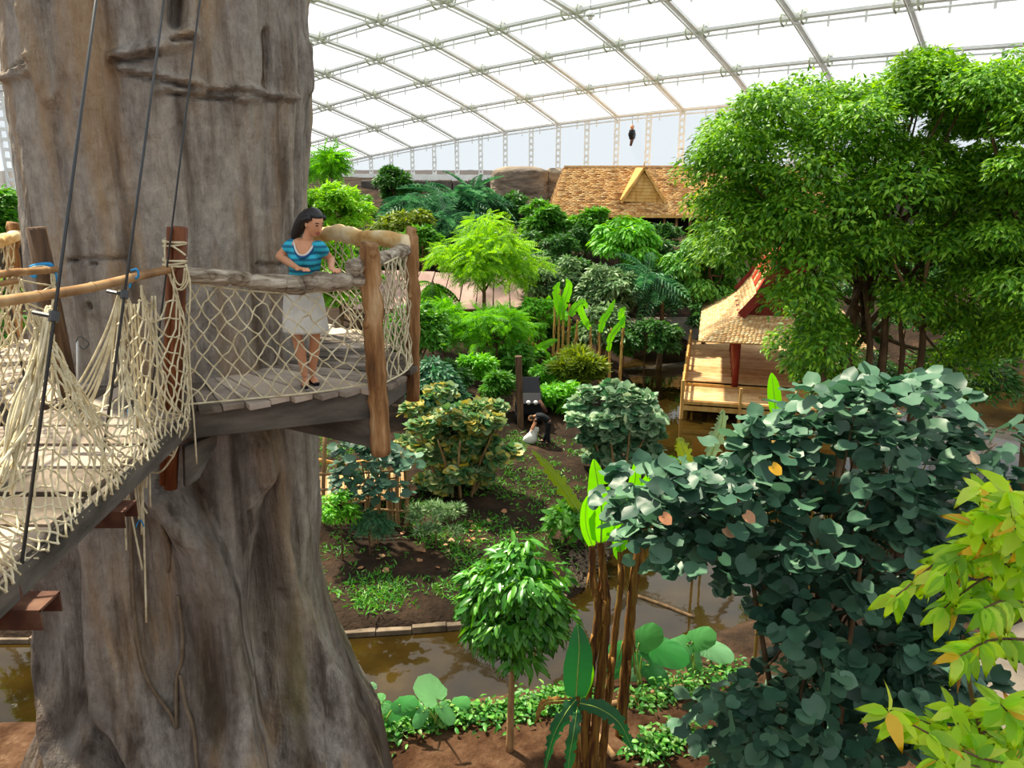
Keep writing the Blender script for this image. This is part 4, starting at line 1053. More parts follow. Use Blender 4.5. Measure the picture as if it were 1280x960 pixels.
# dark machine behind the gardener
vp = P(661, 512, Y=33.2); vz = float(ground_z(vp[0], vp[1])); V0 = np.array([vp[0], vp[1], vz])
v = thing('garden_machine', 'black garden machine with round pale lights parked behind the gardener', 'machine', V0)
MB().box(V0 + [0, 0.4, 0.75], (1.15, 1.5, 0.55)).build('body', M['black_cloth'], v, bevel=0.08)
MB().add([V0 + np.array(q2) for q2 in [(-0.55, -0.5, 1.0), (0.55, -0.5, 1.0), (0.55, 0.05, 1.35), (-0.55, 0.05, 1.35), (-0.55, 1.1, 1.0), (0.55, 1.1, 1.0), (0.55, 1.1, 1.3), (-0.55, 1.1, 1.3)]],
         [(0, 1, 2, 3), (3, 2, 6, 7), (7, 6, 5, 4), (0, 3, 7, 4), (1, 5, 6, 2), (0, 4, 5, 1)]).build('hood', M['shoe'], v, bevel=0.05)
MB().add([V0 + np.array(q2) for q2 in [(-0.5, 0.1, 1.36), (0.5, 0.1, 1.36), (0.44, 0.5, 1.95), (-0.44, 0.5, 1.95), (-0.5, 0.14, 1.36), (0.5, 0.14, 1.36), (0.44, 0.54, 1.95), (-0.44, 0.54, 1.95)]],
         [(0, 1, 2, 3), (7, 6, 5, 4), (0, 4, 5, 1), (1, 5, 6, 2), (2, 6, 7, 3), (3, 7, 4, 0)]).build('windscreen', M['shoe'], v)
for s in (-1, 1): MB().beam(V0 + [0.46 * s, 0.52, 1.95], V0 + [0.5 * s, 1.1, 1.3], 0.05, 0.05).build('frame_bar', M['cable'], v)
for s in (-0.1, 0.95): MB().tube([V0 + [0.3 * s, -0.58, 1.06], V0 + [0.3 * s, -0.48, 1.08]], [0.075, 0.09], 12).build('light', M['glass'], v, True)
for sx_ in (-0.5, 0.5):
    for sy_ in (-0.1, 0.95): MB().tube([V0 + [sx_ - 0.1, sy_, 0.33], V0 + [sx_ + 0.1, sy_, 0.33]], 0.34, 14).build('wheel', M['black_cloth'], v, True)
MB().tube([V0 + [0.45, -0.3, 1.1], V0 + [0.75, -0.6, 0.65]], 0.09, 8).build('arm', M['steel_rust'], v, True)

# ================================================================== BUILDINGS
def shingle_mat(name, cols):
    m, nt, b = new_mat(name)
    ge = N(nt, 'ShaderNodeNewGeometry')
    nt.links.new(ramp(nt, ge.outputs['Random Per Island'], [(i / (len(cols) - 1), c) for i, c in enumerate(cols)]), b.inputs['Base Color'])
    b.inputs['Roughness'].default_value = 0.8; b.inputs['Specular IOR Level'].default_value = 0.2
    return m
M['shingle'] = shingle_mat('new cedar shingles', ['b98a5a', 'd4ac78', 'e6c896', 'dcb684', 'c89868', 'efd8ae'])
M['shingle_far'] = shingle_mat('tan wood shingles', ['a06a3c', 'c9965c', 'dcb27a', 'd2a268', '8a5a34', 'e4c08c', 'd8aa70'])

def shingles(quad, rows, per_m, mat, parent, name, thick=0.02, seed=0, w=None):
    """overlapping shingles over a bilinear patch: quad = eave-left, eave-right, top-right, top-left"""
    A, B, C, D_ = [np.asarray(p, float) for p in quad]
    rr = np.random.default_rng(seed)
    n = norm(np.cross(B - A, D_ - A))
    if n[2] < 0: n = -n
    Vs, Fs = [], []; b = 0
    qf = [(0, 1, 2, 3), (0, 4, 5, 1), (1, 5, 6, 2), (3, 7, 4, 0), (4, 7, 6, 5), (2, 6, 7, 3)]
    for r in range(rows):
        v0, v1 = r / rows, min(1.0, (r + 1.35) / rows)
        L = np.linalg.norm(lerp(B, C, v0) - lerp(A, D_, v0)); k = max(1, int(L * per_m))
        cuts = np.clip((np.arange(k + 1) + 0.5 * (r % 2) + rr.uniform(-0.15, 0.15, k + 1)) / k, 0, 1); cuts[0] = 0; cuts[-1] = 1
        for u0, u1 in zip(cuts[:-1], cuts[1:]):
            if u1 - u0 < 1e-3: continue
            e = 0.03 * (u1 - u0)
            pt_ = lambda u, vv: lerp(lerp(A, B, u), lerp(D_, C, u), vv)
            lift = thick * (1.4 + 0.5 * rr.random()); vj = v0 - 0.25 / rows * rr.random()
            q4 = [pt_(u0 + e, vj) + n * lift, pt_(u1 - e, vj) + n * lift, pt_(u1 - e, v1) + n * 0.004, pt_(u0 + e, v1) + n * 0.004]
            Vs += q4 + [p_ - n * thick for p_ in q4]
            Fs += [tuple(b + i for i in f) for f in qf]; b += 8
    return link(name, mesh_np(name, np.array(Vs), np.array(Fs), mat), parent, None, 'stuff')

# ---------------- pavilion over the water
ang = math.radians(-14.0); U = np.array([math.cos(ang), math.sin(ang), 0]); W_ = np.array([-math.sin(ang), math.cos(ang), 0])
PO = np.array([9.1, 37.5, 0.0])
def L(u, v_, z): return PO + U * u + W_ * v_ + [0, 0, z]
pav = thing('pavilion', 'open timber pavilion with steep red and shingled roof standing over the pond', 'pavilion', L(4, 5, 0))
EZ, SZ, AZ = CAMZ - 8.3, CAMZ - 7.2, CAMZ - 3.0
wid, dep, ins, insv = 8.0, 10.8, 1.95, 1.6
# roof decking under the shingles
def slab(pts, n_off, mat, name, th_=0.06):
    pts = [np.asarray(p, float) for p in pts]; n = norm(np.cross(pts[1] - pts[0], pts[-1] - pts[0])); k = len(pts)
    if n[2] < 0: n = -n
    V = [p_ for p_ in pts] + [p_ - n * th_ for p_ in pts]
    return MB().add(V, [tuple(range(k)), tuple(range(2 * k - 1, k - 1, -1))] + [(i, (i + 1) % k, (i + 1) % k + k, i + k) for i in range(k)]).build(name, mat, pav)
front = [L(0, 0, EZ), L(wid, 0, EZ), L(wid - ins, insv, SZ), L(ins, insv, SZ)]
back = [L(wid, dep, EZ), L(0, dep, EZ), L(ins, dep - insv, SZ), L(wid - ins, dep - insv, SZ)]
left = [L(0, dep, EZ), L(0, 0, EZ), L(ins, insv, SZ), L(ins, dep - insv, SZ)]
right = [L(wid, 0, EZ), L(wid, dep, EZ), L(wid - ins, dep - insv, SZ), L(wid - ins, insv, SZ)]
for k, qd in enumerate((front, back, left, right)):
    slab(qd, 0, M['deck_tan'], 'roof_deck')
    shingles(qd, 16, 5.0, M['shingle'], pav, 'shingles', 0.02, k)
# steep concave upper roof, ridge running away from the viewer
prof = [(0.0, SZ), (0.75, SZ + 0.95), (1.35, SZ + 2.2), (1.80, SZ + 3.4), (wid / 2 - ins, AZ)]
v0_, v1_ = insv, dep - insv
for side in (0, 1):
    for k, ((a0, z0), (a1, z1)) in enumerate(zip(prof[:-1], prof[1:])):
        f = (lambda a_: ins + a_) if side == 0 else (lambda a_: wid - ins - a_)
        qd = [L(f(a0), v1_ + 0.5, z0), L(f(a0), v0_ - 0.35, z0), L(f(a1), v0_ - 0.35, z1), L(f(a1), v1_ + 0.5, z1)]
        slab(qd, 0, M['deck_tan'], 'roof_deck')
        shingles(qd, 5, 3.6, M['shingle'], pav, 'shingles', 0.02, 20 + k + 9 * side)
        # swept red verge boards on both ends
        for vv in (v0_ - 0.42, v1_ + 0.52):
            p_, q2 = L(f(a0), vv, z0 + 0.06), L(f(a1), vv, z1 + 0.06)
            MB().beam(p_ - norm(q2 - p_) * 0.05, q2 + norm(q2 - p_) * 0.05, 0.10, 0.42, tuple(np.cross(norm(q2 - p_), W_))).build('verge_board', M['red_wood'], pav)
    # red roof panels on the steep slope
    for v_a, v_b in ((v0_ + 0.45, v0_ + 1.7), (v0_ + 3.2, v0_ + 4.6), (v0_ + 5.8, v0_ + 6.8)):
        for (a0, z0), (a1, z1) in zip(prof[1:-1], prof[2:]):
            f = (lambda a_: ins + a_ - 0.06) if side == 0 else (lambda a_: wid - ins - a_ + 0.06)
            MB().add([L(f(a0), v_a, z0 + 0.03), L(f(a0), v_b, z0 + 0.03), L(f(a1), v_b, z1 + 0.03), L(f(a1), v_a, z1 + 0.03)] +
                     [L(f(a0 + 0.08), v_a, z0 - 0.03), L(f(a0 + 0.08), v_b, z0 - 0.03), L(f(a1 + 0.08), v_b, z1 - 0.03), L(f(a1 + 0.08), v_a, z1 - 0.03)],
                     [(0, 1, 2, 3), (7, 6, 5, 4), (0, 4, 5, 1), (1, 5, 6, 2), (2, 6, 7, 3), (3, 7, 4, 0)]).build('roof_panel', M['red_bright'], pav)
# gable boards, one by one
nb = 12
for k in range(nb):
    z0, z1 = SZ + (AZ - SZ) * k / nb, SZ + (AZ - SZ) * (k + 1) / nb - 0.015
    h0 = wid / 2 - ins - np.interp(z0, [z for _, z in prof], [a_ for a_, _ in prof]); h1 = wid / 2 - ins - np.interp(z1, [z for _, z in prof], [a_ for a_, _ in prof])
    for vv in (v0_ + 0.05 - 0.01 * (k % 2), v1_ - 0.05):
        c4 = [L(wid / 2 - h0, vv, z0), L(wid / 2 + h0, vv, z0), L(wid / 2 + h1, vv, z1), L(wid / 2 - h1, vv, z1)]
        MB().add(c4 + [p_ + W_ * 0.05 for p_ in c4], [(0, 1, 2, 3), (7, 6, 5, 4), (0, 4, 5, 1), (1, 5, 6, 2), (2, 6, 7, 3), (3, 7, 4, 0)]).build('gable_board', M['red_wood'], pav)
# floor boards, columns, rails, piles
FZ = CAMZ - 11.0
u0, u1 = -0.55, 9.2
for k in range(36):
    va = -1.0 + k * 0.36; z = FZ + (0.22 if va > 1.6 else 0.0)
    MB().frame_box(L((u0 + u1) / 2, va + 0.17, z - 0.04), U * (u1 - u0) / 2, W_ * 0.172, (0, 0, 0.03)).build('floor_board', M['deck_tan'], pav)
for vv, z in ((-1.02, FZ), (1.58, FZ + 0.2)):
    MB().beam(L(u0, vv, z - 0.14), L(u1, vv, z - 0.14), 0.08, 0.16).build('edge_beam', M['post_tan'], pav)
MB().beam(L(u0, -1.02, FZ - 0.42), L(u1, -1.02, FZ - 0.42), 0.10, 0.22).build('edge_beam', M['post_tan'], pav)
for uu in (ins - 0.05, wid - ins + 0.05):
    for vv in (insv, insv + 1.5, insv + 3.0, insv + 4.5, insv + 6, dep - insv):
        MB().tube([L(uu, vv, FZ + 0.1), L(uu, vv, SZ)], [0.17, 0.15], 12).build('column', M['red_wood'], pav, True)
for k in range(9):
    vv = -1.0 + k * 1.55
    MB().beam(L(u0 - 0.06, vv, -0.8), L(u0 - 0.06, vv, FZ + 0.95), 0.14, 0.14, (1, 0, 0)).build('fence_post', M['post_tan'], pav)
    if k < 8:
        for z in (FZ - 0.3, FZ + 0.35, FZ + 0.85): MB().beam(L(u0 - 0.06, vv, z), L(u0 - 0.06, vv + 1.55, z), 0.07, 0.16).build('fence_rail', M['post_tan'], pav)
for uu in (2.1, 4.6, 7.0):
    MB().beam(L(uu, -1.06, -0.8), L(uu, -1.06, FZ + 0.75), 0.12, 0.12, (1, 0, 0)).build('fence_post', M['post_tan'], pav)
for uu, vv in [(0.5, 0.5), (3, 0.5), (6, 0.5), (8.5, 0.5), (0.5, 5), (3, 5), (6, 5), (0.5, 10), (4, 10), (8.5, 10)]:
    MB().tube([L(uu, vv, -1), L(uu, vv, FZ - 0.05)], 0.13, 8).build('pile', M['post_dark'], pav)
for k, (p0, p1) in enumerate([((3.1, -0.2), (6.0, -0.6)), ((3.0, 0.1), (6.2, -0.1)), ((3.4, -0.45), (6.4, -0.5))]):
    o = MB().beam(L(*p0, FZ + 0.05), L(*p1, FZ + 0.07 + 0.02 * k), 0.12, 0.05).build('loose_plank', M['post_tan']); tag(o, 'loose yellow plank lying on the pavilion deck among two others', 'plank', 'loose planks on the pavilion deck')

# ---------------- long house far back
house = thing('shingled_house', 'long house with tan shingled roof and gabled dormers below the back wall', 'house', (14, 79, 5.5))
def X3(px, py, Y): return P(px, py, Y=Y)
hz0, hz1 = CAMZ - 4.55, CAMZ - 0.3
hx0, hx1 = P(690, 268, Y=75)[0], 30.0
EV = [np.array([hx0, 75, hz0]), np.array([hx1, 72.5, hz0]), np.array([hx1 - 1.5, 78, hz1]), np.array([hx0 + 1.4, 80.5, hz1])]
shingles(EV, 34, 2.2, M['shingle_far'], house, 'shingles', 0.05, 3)
BK = [np.array([hx1, 83.5, hz0]), np.array([hx0, 86, hz0]), EV[3], EV[2]]
for qd in (EV, BK, [BK[1], EV[0], EV[3], EV[3] + [0.01, 0.01, 0]]):
    n = norm(np.cross(qd[1] - qd[0], qd[2] - qd[0])); n = n if n[2] > 0 else -n
    MB().add([p_ - n * 0.02 for p_ in qd] + [p_ - n * 0.16 for p_ in qd], [(0, 1, 2, 3), (7, 6, 5, 4), (0, 4, 5, 1), (1, 5, 6, 2), (2, 6, 7, 3), (3, 7, 4, 0)]).build('roof_slab', M['post_tan'], house)
shingles([BK[1], EV[0], EV[3] - [0.05, 0, 0], EV[3] + [0, 0.05, 0]], 30, 2.2, M['shingle_far'], house, 'shingles', 0.05, 4)
MB().beam(EV[3] + [0, 0, 0.08], EV[2] + [0, 0, 0.08], 0.3, 0.14).build('ridge_cap', M['post_tan'], house)
MB().beam(EV[0] + [0, 0, -0.1], EV[1] + [0, 0, -0.1], 0.12, 0.25).build('eave_board', M['post_tan'], house)
for px_, ap in ((804.5, 214), (889, 232)):
    yb = 75.4 - 0.6 * (px_ > 850); sc_ = 1.0 if px_ < 850 else 0.72
    ap3 = P(px_, ap, Y=yb); bl, br_ = P(px_ - 28 * sc_, 252, Y=yb), P(px_ + 27 * sc_, 253, Y=yb)
    bk_ = np.array([0, 4.6, 0.0])
    nb = 9
    for k in range(nb):
        t0, t1 = k / nb, (k + 0.94) / nb
        c4 = [lerp(bl, ap3, t0), lerp(br_, ap3, t0), lerp(br_, ap3, t1), lerp(bl, ap3, t1)]
        MB().add(c4 + [p_ + [0, 0.15, 0] for p_ in c4], [(0, 1, 2, 3), (7, 6, 5, 4), (0, 4, 5, 1), (1, 5, 6, 2), (2, 6, 7, 3), (3, 7, 4, 0)]).build('gable_board', M['post_tan'], house)
    for e_ in (bl, br_):
        MB().beam(e_ + [0, -0.12, -0.1], ap3 + [0, -0.12, 0.28], 0.18, 0.34, (0, 1, 0)).build('verge_board', M['post_tan'], house)
        d_ = norm(ap3 - e_); q4 = [e_ + [0, -0.2, 0.1], ap3 + [0, -0.2, 0.25], ap3 + bk_ + [0, 0, 0.25], e_ + bk_ + [0, 0, 0.1]]
        nn = np.array([-d_[2], 0, d_[0]]); nn = nn if nn[2] > 0 else -nn
        MB().add(q4 + [p_ + nn * 0.1 for p_ in q4], [(0, 1, 2, 3), (7, 6, 5, 4), (0, 4, 5, 1), (1, 5, 6, 2), (2, 6, 7, 3), (3, 7, 4, 0)]).build('dormer_roof', M['post_tan'], house)
    MB().tube([ap3 + [0, -0.15, 0.2], ap3 + [0, -0.15, 0.8]], [0.1, 0.02], 6).build('finial', M['post_tan'], house)
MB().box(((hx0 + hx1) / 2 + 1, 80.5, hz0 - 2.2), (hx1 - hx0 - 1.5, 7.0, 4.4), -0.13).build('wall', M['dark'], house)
for px_ in (740, 788, 830, 845, 862, 880, 900, 925):
    p_ = P(px_, 285, Y=76.0 - (px_ - 740) * 0.012)
    MB().beam((p_[0], p_[1], 5.0), (p_[0], p_[1], hz0 - 0.1), 0.22, 0.22, (1, 0, 0)).build('veranda_post', M['trunk_pale'], house)

# ---------------- low hut roof behind the feathery tree
hut = thing('low_hut', 'low hut with dull pink-brown roof half hidden behind the pale feathery tree', 'hut', (-3.5, 49, 2))
ha, hb = P(440, 386, Y=46), P(702, 386, Y=47); hc, hd = P(690, 345, Y=51), P(470, 338, Y=50.5)
qd = [ha, hb, hc, hd]; n = norm(np.cross(hb - ha, hd - ha))
for k in range(12):
    t0, t1 = k / 12 + 0.004, (k + 1) / 12 - 0.002
    c4 = [lerp(ha, hb, t0), lerp(ha, hb, t1), lerp(hd, hc, t1), lerp(hd, hc, t0)]
    MB().add([p_ + n * 0.05 * (k % 2) for p_ in c4] + [p_ - n * 0.1 for p_ in c4], [(0, 1, 2, 3), (7, 6, 5, 4), (0, 4, 5, 1), (1, 5, 6, 2), (2, 6, 7, 3), (3, 7, 4, 0)]).build('roof_panel', M['roof_pink'], hut)
MB().add([p_ + q_3 for q_3 in ((0, 0, 0), (0, 0, -0.2)) for p_ in (hd, hc, hc + [0, 4, -1.6], hd + [0, 4, -1.6])], [(0, 1, 2, 3), (7, 6, 5, 4), (0, 4, 5, 1), (1, 5, 6, 2), (2, 6, 7, 3), (3, 7, 4, 0)]).build('rear_roof', M['roof_pink'], hut)
MB().beam(ha + [0, -0.05, -0.15], hb + [0, -0.05, -0.15], 0.1, 0.25).build('eave_board', M['trunk_brown'], hut)
for t in np.linspace(0.02, 0.98, 7):
    p_ = lerp(ha, hb, t) + [0, 0.4, 0]; MB().tube([(p_[0], p_[1], 1.2), (p_[0], p_[1], p_[2] - 0.1)], 0.12, 8).build('post', M['trunk_brown'], hut)
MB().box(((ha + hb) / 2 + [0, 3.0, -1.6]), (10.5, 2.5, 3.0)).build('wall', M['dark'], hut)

# ---------------- cast rocks below the back wall
def rock(label, pxs, Y0, Y1, seed):
    x0, y0, x1, y1 = pxs; a = P(x0, y1, Y=Y0); b = P(x1, y0, Y=Y0)
    n1, n2 = 40, 26; rr = np.random.default_rng(seed); VV = []
    for j in range(n2):
        for i in range(n1):
            t = 2 * math.pi * i / n1; h = j / (n2 - 1)
            sx_ = abs(math.cos(t)) ** 0.35 * math.copysign(1, math.cos(t)); sy_ = abs(math.sin(t)) ** 0.5 * math.copysign(1, math.sin(t))
            tp = 1.0 if h < 0.88 else max(0.0, 1 - ((h - 0.88) / 0.12) ** 2) ** 0.5 * 0.3 + 0.7 * (1 - (h - 0.88) / 0.12 * 0.9)
            k = tp * (1.05 - 0.12 * h)
            z = a[2] - 2 + (b[2] - a[2] + 2) * min(h / 0.95, 1)
            VV.append(((a[0] + b[0]) / 2 + sx_ * (b[0] - a[0]) / 2 * k, (Y0 + Y1) / 2 + sy_ * (Y1 - Y0) / 2 * k, z))
    VV = np.array(VV); nn = vnoise(VV[:, 0] * 0.9 + VV[:, 1] * 0.5, VV[:, 2] * 1.1 + VV[:, 0] * 0.6, seed) + 0.5 * vnoise(VV[:, 0] * 2.3 + VV[:, 2], VV[:, 2] * 2.3 - VV[:, 0], seed + 1)
    VV[:, 1] -= nn * 0.7; VV[:, 0] += nn * 0.25; VV[-n1:, 2] += 0.0
    FF = [(j * n1 + i, j * n1 + (i + 1) % n1, (j + 1) * n1 + (i + 1) % n1, (j + 1) * n1 + i) for j in range(n2 - 1) for i in range(n1)]
    m = MB().add(VV, FF + [tuple((n2 - 1) * n1 + i for i in range(n1))]); o_ = m.build('rock', M['rock'], None, True)
    return tag(o_, label, 'rock', 'cast rocks along the back')
rock('broad brown-grey boulder left of the long house roof', (612, 208, 688, 262), 84, 90, 21)
rock('narrow boulder squeezed between the broad boulder and the house roof', (680, 210, 712, 262), 85.5, 90, 22)
wl2 = thing('retaining_wall', 'dark cracked rock retaining wall under the left end of the back wall', 'wall', P(530, 250, Y=88))
for k in range(9):
    xa, xb = 452 + k * 19, 452 + (k + 0.96) * 19
    p_, q2 = P(xa, 226, Y=92 - k * 0.35), P(xb, 226, Y=92 - (k + 1) * 0.35)
    hgt = 4.5; mb = MB(); rr = np.random.default_rng(k)
    mb.frame_box((p_ + q2) / 2 - [0, 0, hgt / 2], (q2 - p_) / 2 * [1, 1, 0], (0, 0.6 + 0.2 * rr.random(), 0), (0, 0, hgt / 2 + 0.15 * rr.random()))
    mb.build('stone_panel', M['rock_dark'], wl2, bevel=0.15)

# ---------------- stick fence and walkway under the platform
fy = 23.6; f0 = P(398, 640, Y=fy); f1 = P(512, 628, Y=fy)
walk = thing('wooden_walkway', 'pale wooden walkway boards behind the stick fence on the far bank', 'walkway', P(450, 615, Y=24.6))
wa, wb = P(385, 628, Y=24.0), P(508, 620, Y=24.0); wc = P(508, 590, Y=27.0); wd = P(385, 596, Y=27.0)
for k in range(16):
    t0, t1 = k / 16 + 0.004, (k + 1) / 16 - 0.004
    c4 = [lerp(wa, wb, t0), lerp(wa, wb, t1), lerp(wd, wc, t1), lerp(wd, wc, t0)]
    MB().add(c4 + [p_ - [0, 0, 0.08] for p_ in c4], [(0, 1, 2, 3), (7, 6, 5, 4), (0, 4, 5, 1), (1, 5, 6, 2), (2, 6, 7, 3), (3, 7, 4, 0)]).build('plank', M['deck_tan'], walk)
for t in (0.1, 0.5, 0.9):
    for s_ in (wa, ):
        p_ = lerp(wa, wb, t) + [0, 0.3, 0]; MB().tube([p_ - [0, 0, 0.05], (p_[0], p_[1], 0.3)], 0.1, 8).build('support', M['trunk_brown'], walk)
fence = thing('stick_fence', 'rustic fence of crooked sticks beside the yellow-leaved shrub', 'fence', P(455, 650, Y=fy))
for k, px_ in enumerate((404, 418, 432, 444, 458, 472, 486, 491, 497, 508)):
    tall = {404: 545, 486: 575, 497: 580, 508: 565}.get(px_, 598 + (k % 3) * 4)
    b_ = P(px_, 650 - (px_ - 404) * 0.08, Y=fy); t_ = P(px_ + rng.uniform(-3, 3), tall, Y=fy)
    b_[2] = float(ground_z(b_[0], b_[1])) - 0.1
    MB().tube(catmull([b_, lerp(b_, t_, 0.5) + rng.normal(0, 0.03, 3), t_], 4), [0.07 if tall < 590 else 0.04] * 9, 8).build('stick', M['trunk_pale'], fence, True)
for ya, yb in ((612, 606), (592, 588), (630, 622), (636, 640)):
    MB().tube(catmull([P(398, ya, Y=fy - 0.05), P(440, (ya + yb) / 2 + 2, Y=fy - 0.08), P(475, (ya + yb) / 2 - 1, Y=fy - 0.08), P(512, yb, Y=fy - 0.05)], 5), 0.045, 7).build('rail', M['trunk_pale'], fence, True)
MB().tube(catmull([P(398, 575, Y=fy), P(430, 580, Y=fy + 0.5), P(470, 574, Y=fy + 0.8), P(508, 566, Y=fy)], 5), 0.07, 8).build('rail', M['post_tan'], fence, True)

# ---------------- path by the pavilion and at lower right
def patch(name, pix, z_off, mat):
    c = []
    for x, y_ in pix:
        z = 1.5
        for _ in range(30): p_ = P(x, y_, Z=z); z = 0.6 * z + 0.4 * float(ground_z(p_[0], p_[1]))
        c.append(P(x, y_, Z=z))
    c = np.array(c); cen = c.mean(0); V = [cen] + list(c); k = len(c)
    # subdivide rings to follow the ground
    R_ = [0.25, 0.5, 0.75, 1.0]; V = [np.array([cen[0], cen[1], float(ground_z(cen[0], cen[1])) + z_off])]
    for r_ in R_:
        for p_ in c:
            q2 = lerp(cen, p_, r_); V.append(np.array([q2[0], q2[1], float(ground_z(q2[0], q2[1])) + z_off]))
    Fq = [(0, 1 + i, 1 + (i + 1) % k) for i in range(k)] + [(1 + r_ * k + i, 1 + (r_ + 1) * k + i, 1 + (r_ + 1) * k + (i + 1) % k, 1 + r_ * k + (i + 1) % k) for r_ in range(3) for i in range(k)]
    o_ = MB().add(V, Fq).build(name, mat, None, True); o_['kind'] = 'structure'
patch('path', [(770, 402), (800, 398), (860, 398), (890, 400), (890, 420), (860, 428), (845, 420), (810, 412)], 0.10, M['path'])
patch('path', [(1150, 850), (1230, 800), (1300, 770), (1420, 800), (1420, 960), (1300, 985), (1180, 930)], 0.06, M['path'])

# ================================================================== PLANTS
def T_oval(w=0.4, droop=0.12, fold=0.06):
    V = np.array([(0, 0, 0), (0.38, -w / 2, 0.03), (0.38, w / 2, 0.03), (0.42, 0, -fold), (1, 0, -droop)])
    return V, np.array([(0, 3, 1), (0, 2, 3), (1, 3, 4), (3, 2, 4)])
def T_lance(w=0.3, droop=0.25, fold=0.05):
    xs_ = [0, 0.18, 0.42, 0.7, 1.0]; ws = [0.02, 0.8, 1.0, 0.62, 0.0]; V = []
    for x, k in zip(xs_, ws):
        z = -droop * x * x
        V += [(x, -w / 2 * k, z + fold * k), (x, 0, z), (x, w / 2 * k, z + fold * k)]
    F_ = []
    for i in range(4):
        a = 3 * i
        F_ += [(a, a + 1, a + 4), (a, a + 4, a + 3), (a + 1, a + 2, a + 5), (a + 1, a + 5, a + 4)]
    return np.array(V), np.array(F_)
def T_round(n=12, cup=0.10, notch=0.16, tip=0.12):
    V = [(0.42, 0, -cup)]
    for i in range(n):
        a = 2 * math.pi * i / n
        r = 0.5
        x, y_ = 0.45 - r * math.cos(a) * 1.0, r * math.sin(a) * 1.02
        if i == 0: x = notch
        if i == n // 2: x += tip
        V.append((x, y_, 0.05 * math.sin(3 * a) - 0.06 * (x > 0.8)))
    return np.array(V), np.array([(0, 1 + (i + 1) % n, 1 + i) for i in range(n)])
def T_frond(n=12, lw=0.05, ll=0.3, droop=0.45, ang=1.0):
    V, F_ = [], []
    for i in range(n):
        x = 0.10 + 0.88 * i / (n - 1); z = -droop * x * x; l = ll * math.sin(math.pi * (0.18 + 0.78 * i / (n - 1))) ** 0.7
        for s in (-1, 1):
            b = len(V); dx, dy = math.cos(ang) * l, s * math.sin(ang) * l
            V += [(x, 0, z), (x + dx * 0.5 - lw * 0.5, dy * 0.5, z + 0.02), (x + dx, dy, z - l * 0.3), (x + dx * 0.5 + lw * 0.5, dy * 0.5, z + 0.02)]
            F_ += [(b, b + 1, b + 2), (b, b + 2, b + 3)]
    b = len(V); m = 5
    for i in range(m):
        x = i / (m - 1); V += [(x, -0.008, -droop * x * x), (x, 0.008, -droop * x * x)]
    for i in range(m - 1): F_ += [(b + 2 * i, b + 2 * i + 1, b + 2 * i + 3), (b + 2 * i, b + 2 * i + 3, b + 2 * i + 2)]
    return np.array(V), np.array(F_)
TPL = {'oval': T_oval(), 'lance': T_lance(), 'round': T_round(), 'frond': T_frond(), 'feather': T_frond(9, 0.06, 0.24, 0.3, 1.2), 'thin': T_oval(0.22, 0.2, 0.03), 'wide': T_lance(0.42, 0.35, 0.06)}

def leaves_mesh(name, tpl, pos, dr, nr, sc, mat):
    V, Fc = TPL[tpl]; n = len(pos)
    x = norm(dr); z = norm(nr - x * (nr * x).sum(1, keepdims=True)); y_ = np.cross(z, x)
    W = pos[:, None] + sc[:, None, None] * (V[None, :, 0:1] * x[:, None] + V[None, :, 1:2] * y_[:, None] + V[None, :, 2:3] * z[:, None])
    Fk = (np.arange(n)[:, None, None] * len(V) + Fc[None]).reshape(-1, Fc.shape[1])
    return mesh_np(name, W.reshape(-1, 3), Fk, mat, True)

def leaf_objects(name, tpl, pos, dr, nr, sc, mat, parent, shared=None):
    V, Fc = TPL[tpl]; me = shared or mesh_np(name, V, Fc, mat, True)
    x = norm(dr); z = norm(nr - x * (nr * x).sum(1, keepdims=True)); y_ = np.cross(z, x)
    for i in range(len(pos)):
        s = sc[i]
        m = Matrix(((x[i][0] * s, y_[i][0] * s, z[i][0] * s, pos[i][0]), (x[i][1] * s, y_[i][1] * s, z[i][1] * s, pos[i][1]), (x[i][2] * s, y_[i][2] * s, z[i][2] * s, pos[i][2]), (0, 0, 0, 1)))
        link(name, me, parent, m)
    return me

def crown_points(rr, c, rad, nclump, nleaf, crf, shell=0.55, flat=0.75, low=-0.75, clumps=None):
    """leaf places on clumps spread through a crown ellipsoid"""
    c = np.asarray(c, float); rad = np.asarray(rad, float)
    if clumps is None:
        d = norm(rr.normal(0, 1, (nclump * 3, 3))); d = d[d[:, 2] > low][:nclump]
        k = (shell + (1 - shell) * rr.random((len(d), 1))) * 0.86
        cl = c + d * k * rad
    else: cl = np.asarray(clumps, float)
    cr = crf * rad.min() * rr.uniform(0.65, 1.25, len(cl))
    idx = rr.integers(0, len(cl), nleaf)
    dd = norm(rr.normal(0, 1, (nleaf, 3))); dd[:, 2] = np.where(dd[:, 2] < -0.35, -dd[:, 2] * 0.6, dd[:, 2]); dd = norm(dd)
    rr_ = cr[idx] * (0.45 + 0.55 * rr.random(nleaf) ** 0.5)
    pos = cl[idx] + dd * rr_[:, None] * [1, 1, flat]
    out = norm(norm(cl[idx] - c + 1e-6) * 0.5 + dd)
    return pos, out, dd, cl

def orient(rr, out, droop, up, spread):
    n = len(out)
    h = out + rr.normal(0, spread, (n, 3)); h[:, 2] = h[:, 2] * 0.5 - droop
    nr = norm(out * 0.55 + np.array([0, 0, up]) + rr.normal(0, 0.35, (n, 3)))
    return norm(h), nr

